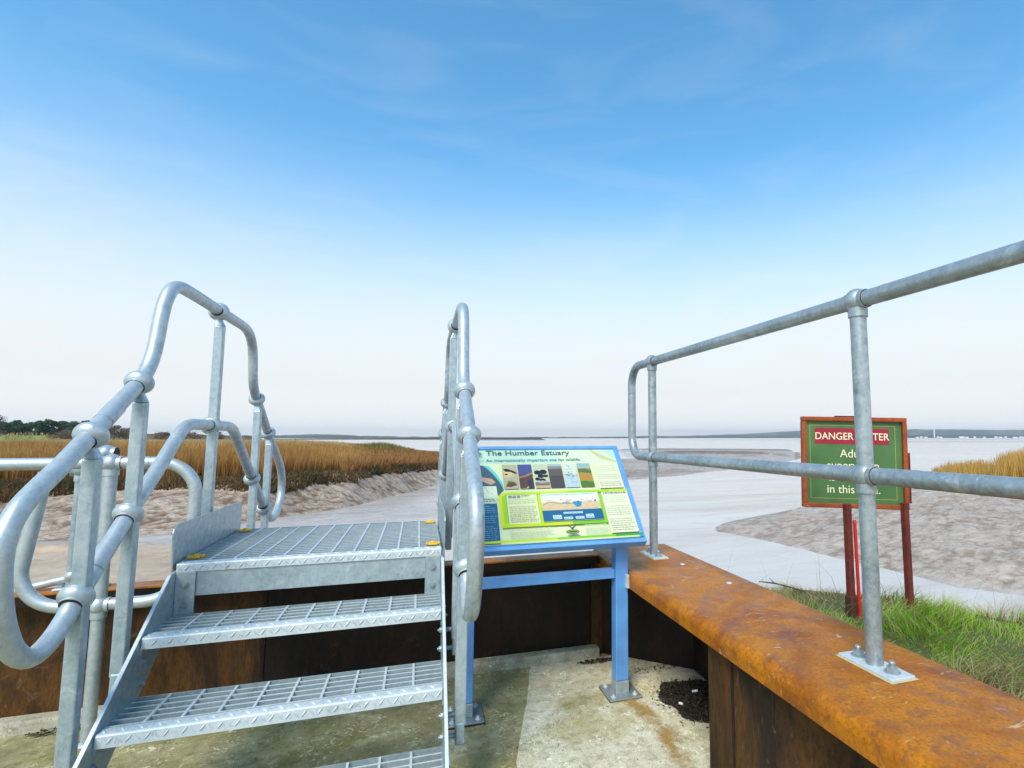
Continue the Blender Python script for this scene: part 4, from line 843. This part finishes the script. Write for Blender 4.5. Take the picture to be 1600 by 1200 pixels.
# left picture, crescent and map box
poly([(.08, .517), (.184, .516), (.235, .45), (.271, .385), (.271, .344), (.239, .31), (.235, .376), (.08, .376)], hx(78, 98, 116))
poly([(.17, .516), (.205, .512), (.24, .46), (.268, .40), (.272, .352), (.255, .40), (.225, .455), (.195, .495)], hx(105, 205, 218))
poly([(.08, .47), (.12, .455), (.17, .435), (.215, .425), (.235, .40), (.21, .385), (.18, .40), (.15, .42), (.10, .44), (.08, .455)], hx(196, 160, 145)); poly([(.05, .40), (.12, .415), (.14, .40), (.06, .385)], hx(120, 135, 150))
rc(.08, .306, .234, .374, hx(222, 228, 214)); 
for q in range(26): x = random.uniform(.09, .22); yy = random.uniform(.315, .365); rc(x, yy, x+.006, yy+.004, hx(150, 180, 140))
rc(.08, .272, .236, .300, hx(205, 212, 205)); lines(.085, .276, .23, .298, 2, hx(70, 80, 90))
rc(.08, .031, .230, .266, hx(48, 100, 146)); lines(.09, .05, .222, .255, 17, hx(110, 160, 195), .3, (4, 9))
# six photo tiles
def tile(x0, x1, top, bot, split=.5): rc(x0, .349, x1, .349+.164*split, bot); rc(x0, .349+.164*split, x1, .513, top)
tile(.274, .352, hx(185, 178, 155), hx(178, 175, 160), .4)
poly([(.278, .482), (.30, .485), (.335, .468), (.352, .455), (.345, .449), (.315, .462), (.29, .466)], hx(45, 38, 35)); poly([(.28, .465), (.32, .463), (.335, .445), (.30, .42), (.282, .43)], hx(222, 190, 150))
poly([(.284, .365), (.31, .362), (.345, .374), (.335, .392), (.30, .396)], hx(120, 70, 40)); poly([(.29, .395), (.33, .392), (.325, .402), (.30, .405)], hx(120, 150, 70)); rc(.285, .442, .30, .45, hx(30, 30, 35))
tile(.358, .434, hx(82, 86, 150), hx(98, 72, 66), .58); poly([(.358, .43), (.39, .438), (.434, .46), (.434, .447), (.40, .428), (.358, .418)], hx(160, 120, 110)); poly([(.358, .35), (.39, .352), (.42, .385), (.434, .43), (.434, .40), (.418, .365), (.40, .349), (.358, .349)], hx(205, 165, 150)); poly([(.40, .40), (.434, .42), (.434, .349), (.405, .349)], hx(70, 62, 80))
tile(.442, .519, hx(195, 198, 180), hx(120, 112, 110), .25)
for (a, b, c_) in ((.462, .455, .019), (.494, .458, .021), (.478, .43, .018), (.505, .43, .013), (.458, .41, .014), (.485, .40, .018)):
    poly([(a+c_*math.cos(t_), b+c_*.8*math.sin(t_)) for t_ in np.linspace(0, 6.1, 12)], hx(42, 44, 56))
rc(.442, .349, .519, .366, hx(200, 165, 135)); poly([(.45, .39), (.48, .40), (.51, .395), (.51, .385), (.47, .38)], hx(170, 165, 165))
tile(.523, .602, hx(98, 90, 92), hx(82, 74, 78), .5); rc(.523, .478, .602, .496, hx(135, 132, 138)); rc(.523, .496, .602, .513, hx(160, 178, 190))
tile(.607, .684, hx(205, 212, 210), hx(178, 198, 216), .55)
for q in range(46):
    x = random.gauss(.645, .018); yy = random.gauss(.44, .028)
    if .610 < x < .678 and .352 < yy < .508: s_ = random.uniform(.0015, .0042); poly([(x-s_*1.6, yy+s_), (x, yy), (x+s_*1.6, yy+s_), (x, yy-s_*.8)], hx(50, 45, 60) if q % 4 else hx(130, 60, 60))
tile(.691, .768, hx(150, 178, 185), hx(170, 140, 70), .78); poly([(.691, .47), (.73, .475), (.768, .46), (.768, .44), (.691, .45)], hx(95, 110, 70)); poly([(.691, .42), (.73, .428), (.768, .41), (.768, .40), (.691, .405)], hx(190, 130, 60)); poly([(.691, .385), (.72, .39), (.768, .38), (.768, .35), (.691, .35)], hx(80, 120, 50))
rc(.794, .336, .932, .509, hx(226, 226, 206)); lines(.80, .345, .928, .50, 12, hx(200, 198, 182), .2, (4, 8))
# lime bands
rc(.268, .308, .942, .324, hx(196, 218, 60)); rc(.60, .308, .84, .324, hx(165, 208, 30))
poly([(.239, .306), (.275, .322), (.275, .116), (.241, .113)], hx(205, 222, 40)); rc(.256, .116, .277, .30, hx(165, 208, 30))
rc(.241, .112, .785, .131, hx(196, 216, 40)); rc(.60, .112, .785, .131, hx(120, 190, 50)); rc(.438, .116, .458, .305, hx(190, 220, 40)); rc(.768, .116, .786, .301, hx(140, 205, 50))
rc(.279, .131, .436, .306, hx(224, 228, 190)); lines(.287, .137, .430, .282, 13, hx(192, 190, 150), .25, (3,)); lines(.287, .283, .40, .302, 2, hx(90, 130, 160), .5)
rc(.454, .131, .768, .304, hx(226, 232, 238)); rc(.454, .196, .768, .248, hx(214, 188, 160)); lines(.46, .290, .74, .302, 1, hx(130, 165, 200), .1)
for q in range(60):
    x = random.uniform(.458, .762); yy = random.uniform(.20, .262); s_ = random.uniform(.002, .006); rc(x, yy, x+s_*2, yy+s_, random.choice([hx(216, 160, 130), hx(185, 195, 160), hx(200, 205, 215), hx(224, 205, 180)]))
poly([(.454, .196), (.454, .245), (.50, .262), (.56, .245), (.62, .240), (.62, .236), (.55, .238), (.50, .25), (.46, .235)], hx(225, 200, 175))
poly([(.618, .246), (.668, .246), (.662, .226), (.650, .215), (.636, .215), (.625, .228)], hx(58, 140, 200)); poly([(.642, .246), (.652, .252), (.658, .246)], hx(25, 40, 60)); rc(.565, .238, .60, .242, hx(60, 130, 180)); poly([(.735, .25), (.744, .255), (.75, .25), (.744, .246)], hx(25, 40, 50))
rc(.450, .133, .768, .196, hx(42, 98, 148))
for a, b, c_, d_ in ((.558, .172, .661, .183), (.500, .142, .545, .166), (.556, .138, .602, .153), (.617, .138, .663, .153), (.673, .141, .716, .165)): rc(a, b, c_, d_, hx(190, 216, 230)); lines(a+.004, b+.002, c_-.004, d_-.002, 1 if d_-b < .016 else 2, hx(110, 150, 180), .2)
rc(.786, .045, .936, .300, hx(228, 228, 208)); lines(.794, .055, .930, .292, 18, hx(204, 202, 186), .25, (5, 11)); lines(.794, .286, .93, .298, 1, hx(130, 140, 150), .2)
lines(.270, .048, .50, .098, 5, hx(196, 200, 170), .25); lines(.65, .055, .775, .10, 4, hx(205, 208, 180), .3)
rc(.07, .018, .95, .031, hx(190, 216, 40)); rc(.50, .018, .80, .0312, hx(130, 190, 55)); rc(.80, .018, .95, .0314, hx(60, 160, 60))
poly([(.583+.034*math.cos(t_), .058+.013*math.sin(t_)) for t_ in np.linspace(0, 6.1, 16)], hx(35, 50, 40)); poly([(.583+.030*math.cos(t_), .058+.010*math.sin(t_)) for t_ in np.linspace(0, 6.1, 16)], hx(140, 165, 80)); rc(.562, .055, .604, .061, hx(40, 60, 40))
poly([(.562, .094), (.575, .090), (.582, .082), (.594, .088), (.606, .092), (.598, .083), (.592, .080), (.588, .072), (.580, .073), (.574, .083)], hx(28, 44, 60))
# part-hidden emblem at top left
poly([(.135, .600), (.150, .612), (.165, .608), (.160, .592), (.150, .585), (.168, .578), (.155, .574), (.140, .580), (.150, .592)], hx(85, 120, 130)); lines(.10, .545, .172, .562, 1, hx(110, 160, 160), .05)
PAN = pm.build('printed_panel', PRINT, T)
def text(body, size, M, mat_, parent, name='lettering', ext=0.0006, wide=1.0, align='LEFT', bold=0.0, spacing=1.0):
    cu = bpy.data.curves.new('t', 'FONT'); cu.body = body; cu.size = size; cu.extrude = ext; cu.align_x = align; cu.offset = bold; cu.space_character = spacing
    to = bpy.data.objects.new('t', cu); C.objects.link(to); bpy.context.view_layer.update()
    me = bpy.data.meshes.new_from_object(to.evaluated_get(bpy.context.evaluated_depsgraph_get())); bpy.data.objects.remove(to)
    off = Vector(parent['_o'])
    for v in me.vertices: v.co = (M @ Vector((v.co.x*wide, v.co.y, v.co.z)))-off
    me.name = name; o = bpy.data.objects.new(name, me); C.objects.link(o); me.materials.clear(); me.materials.append(mat_); o.parent = parent; return o
TXT = paint('title_ink', hx(62, 104, 128), 0.4, 0.05); TX2 = paint('subtitle_ink', hx(96, 152, 160), 0.4, 0.05)
text('The Humber Estuary', 0.050, PM @ Matrix.Translation((.195, .583, .005)), TXT, PAN, wide=1.11, bold=0.0003)
text('An internationally important site for wildlife', 0.027, PM @ Matrix.Translation((.193, .538, .005)), TX2, PAN, wide=1.10, bold=0.0003)

# ------------------------------------------------------------------ warning sign on the bank
SLEEVE = rust('brown_sleeve', (0.065, 0.030, 0.022), (0.035, 0.02, 0.015), (0.11, 0.045, 0.03), (0.12, 0.08, 0.06), 0.6, False, 4)
m_ = MB(); m_.tube([(1.66, -0.08, 0.535), (1.73, -0.12, 0.53), (1.80, -0.17, 0.515), (1.86, -0.21, 0.495)], [.0025, .004, .004, .003], 8); m_.tube([(1.73, -0.12, 0.53), (1.72, -0.09, 0.55)], [.003, .0015], 6); tag(m_.build('twig', BARK), 'bare dark twig lying on the straw coloured grass by the capping', 'twig')
T = thing('warning_sign', 'green and red water warning sign in a rust brown frame on two posts', 'warning sign', (2.0, -0.5, 0.45))
ang_ = 0.40; d_ = Vector((math.cos(ang_), -math.sin(ang_), 0)); nn = Vector((-math.sin(ang_), -math.cos(ang_), 0))   # nn faces the camera
O_ = Vector((1.735, -0.362, 0.0))
WM = Matrix(((d_.x, 0, nn.x, O_.x), (d_.y, 0, nn.y, O_.y), (0, 1, 0, 0), (0, 0, 0, 1))) @ Matrix.Translation((0, .964, 0)) @ Matrix.Rotation(-0.020, 4, 'Z') 
SW, SH = 0.512, 0.455
m_ = MB(); fw = 0.022
for a in ((0, SW, 0, fw), (0, SW, SH-fw, SH)): m_.box(a[0], a[1], a[2], a[3], -0.02, 0.016, WM)
for a in ((0, fw, fw+.0003, SH-fw-.0003), (SW-fw, SW, fw+.0003, SH-fw-.0003)): m_.box(a[0], a[1], a[2], a[3], -0.02, 0.0155, WM)
m_.build('frame', RUST_FRAME, T, 0.004)
m_ = MB(); m_.box(fw-.004, SW-fw+.004, fw-.004, SH-fw+.004, -0.012, -0.002, WM); BO = m_.build('board', GREEN, T)
m_ = MB(); l_ = 0.0022; a0, b0, a1, b1 = .042, .045, SW-.052, SH-.042
for q in ((a0, a1, b0, b0+l_), (a0, a1, b1-l_, b1), (a0, a0+l_, b0+l_, b1-l_), (a1-l_, a1, b0+l_, b1-l_)): m_.box(q[0], q[1], q[2], q[3], -0.0018, -0.0012, WM)
m_.build('gold_line', paint('gold_line', (0.45, 0.33, 0.08), .4, .2), BO)
m_ = MB(); m_.box(.066, .430, .318, .398, -0.0018, -0.0008, WM); m_.build('red_band', REDB, BO)
cxs = .248
text('DANGER WATER', 0.050, WM @ Matrix.Translation((cxs, .341, 0.0)), CREAM, BO, align='CENTER', wide=0.94, bold=0.0003)
for i, s_ in enumerate(('Adult', 'supervision', 'is essential', 'in this area.')):
    text(s_, 0.058, WM @ Matrix.Translation((cxs+.003, .252-.0595*i, 0.0)), CREAM, BO, align='CENTER', wide=0.97, bold=0.0001)
m_ = MB(); M2 = WM
p_top = WM @ Vector((SW-.035, .03, -.022)); 
m_.box(2.158, 2.185, -0.585, -0.555, 0.40, 0.99); m_.build('post', RUST_POST, T, 0.003)
m_ = MB(); m_.box(1.852, 1.881, -0.535, -0.505, 0.40, 0.99); m_.build('post', RUST_POST, T, 0.003)
m_ = MB(); m_.box(1.847, 1.886, -0.540, -0.500, 0.40, 0.56); m_.build('post_sleeve', SLEEVE, T, 0.003)
m_ = MB(); m_.box(.10, SW+.026, .03, .28, -0.034, -0.021, WM); m_.build('backing_board', RUST_POST, T)
m_ = MB(); m_.box(.17, .27, SH-.001, SH+.006, -0.018, 0.0, WM); m_.build('top_tab', RUST_DARK, T)
T = thing('marker_post', 'thin bright red rod standing close beside the sign left post', 'marker post', (1.965, -0.53, 0.45))
m_ = MB(); m_.tube([(1.906, -0.53, 0.42), (1.899, -0.53, 0.90)], 0.008, 12); m_.build('rod', REDP, T)
m_ = MB(); m_.tube([(1.899, -0.53, 0.901), (1.899, -0.53, 0.915)], [0.0095, 0.006], 12); m_.build('cap', REDP, T)

# ------------------------------------------------------------------ air
mb = MB(); mb.box(-9300, 9300, -1000, 9700, -4.5, 130); hz_ = mb.build('haze', None)
hm = bpy.data.materials.new('haze'); hm.use_nodes = True; ht = hm.node_tree; ht.nodes.clear(); ho = N(ht, 'ShaderNodeOutputMaterial'); hp = N(ht, 'ShaderNodeVolumePrincipled')
hp.inputs['Color'].default_value = (0.93, 0.965, 1.0, 1); hp.inputs['Density'].default_value = 0.000115; hp.inputs['Anisotropy'].default_value = 0.2; lk(ht, hp.outputs[0], ho.inputs['Volume'])
hz_.data.materials.append(hm); tag(hz_, 'pale thin haze over the whole estuary fading the far shore', 'haze', kind='stuff')

for o in bpy.data.objects:
    if '_o' in o: del o['_o']
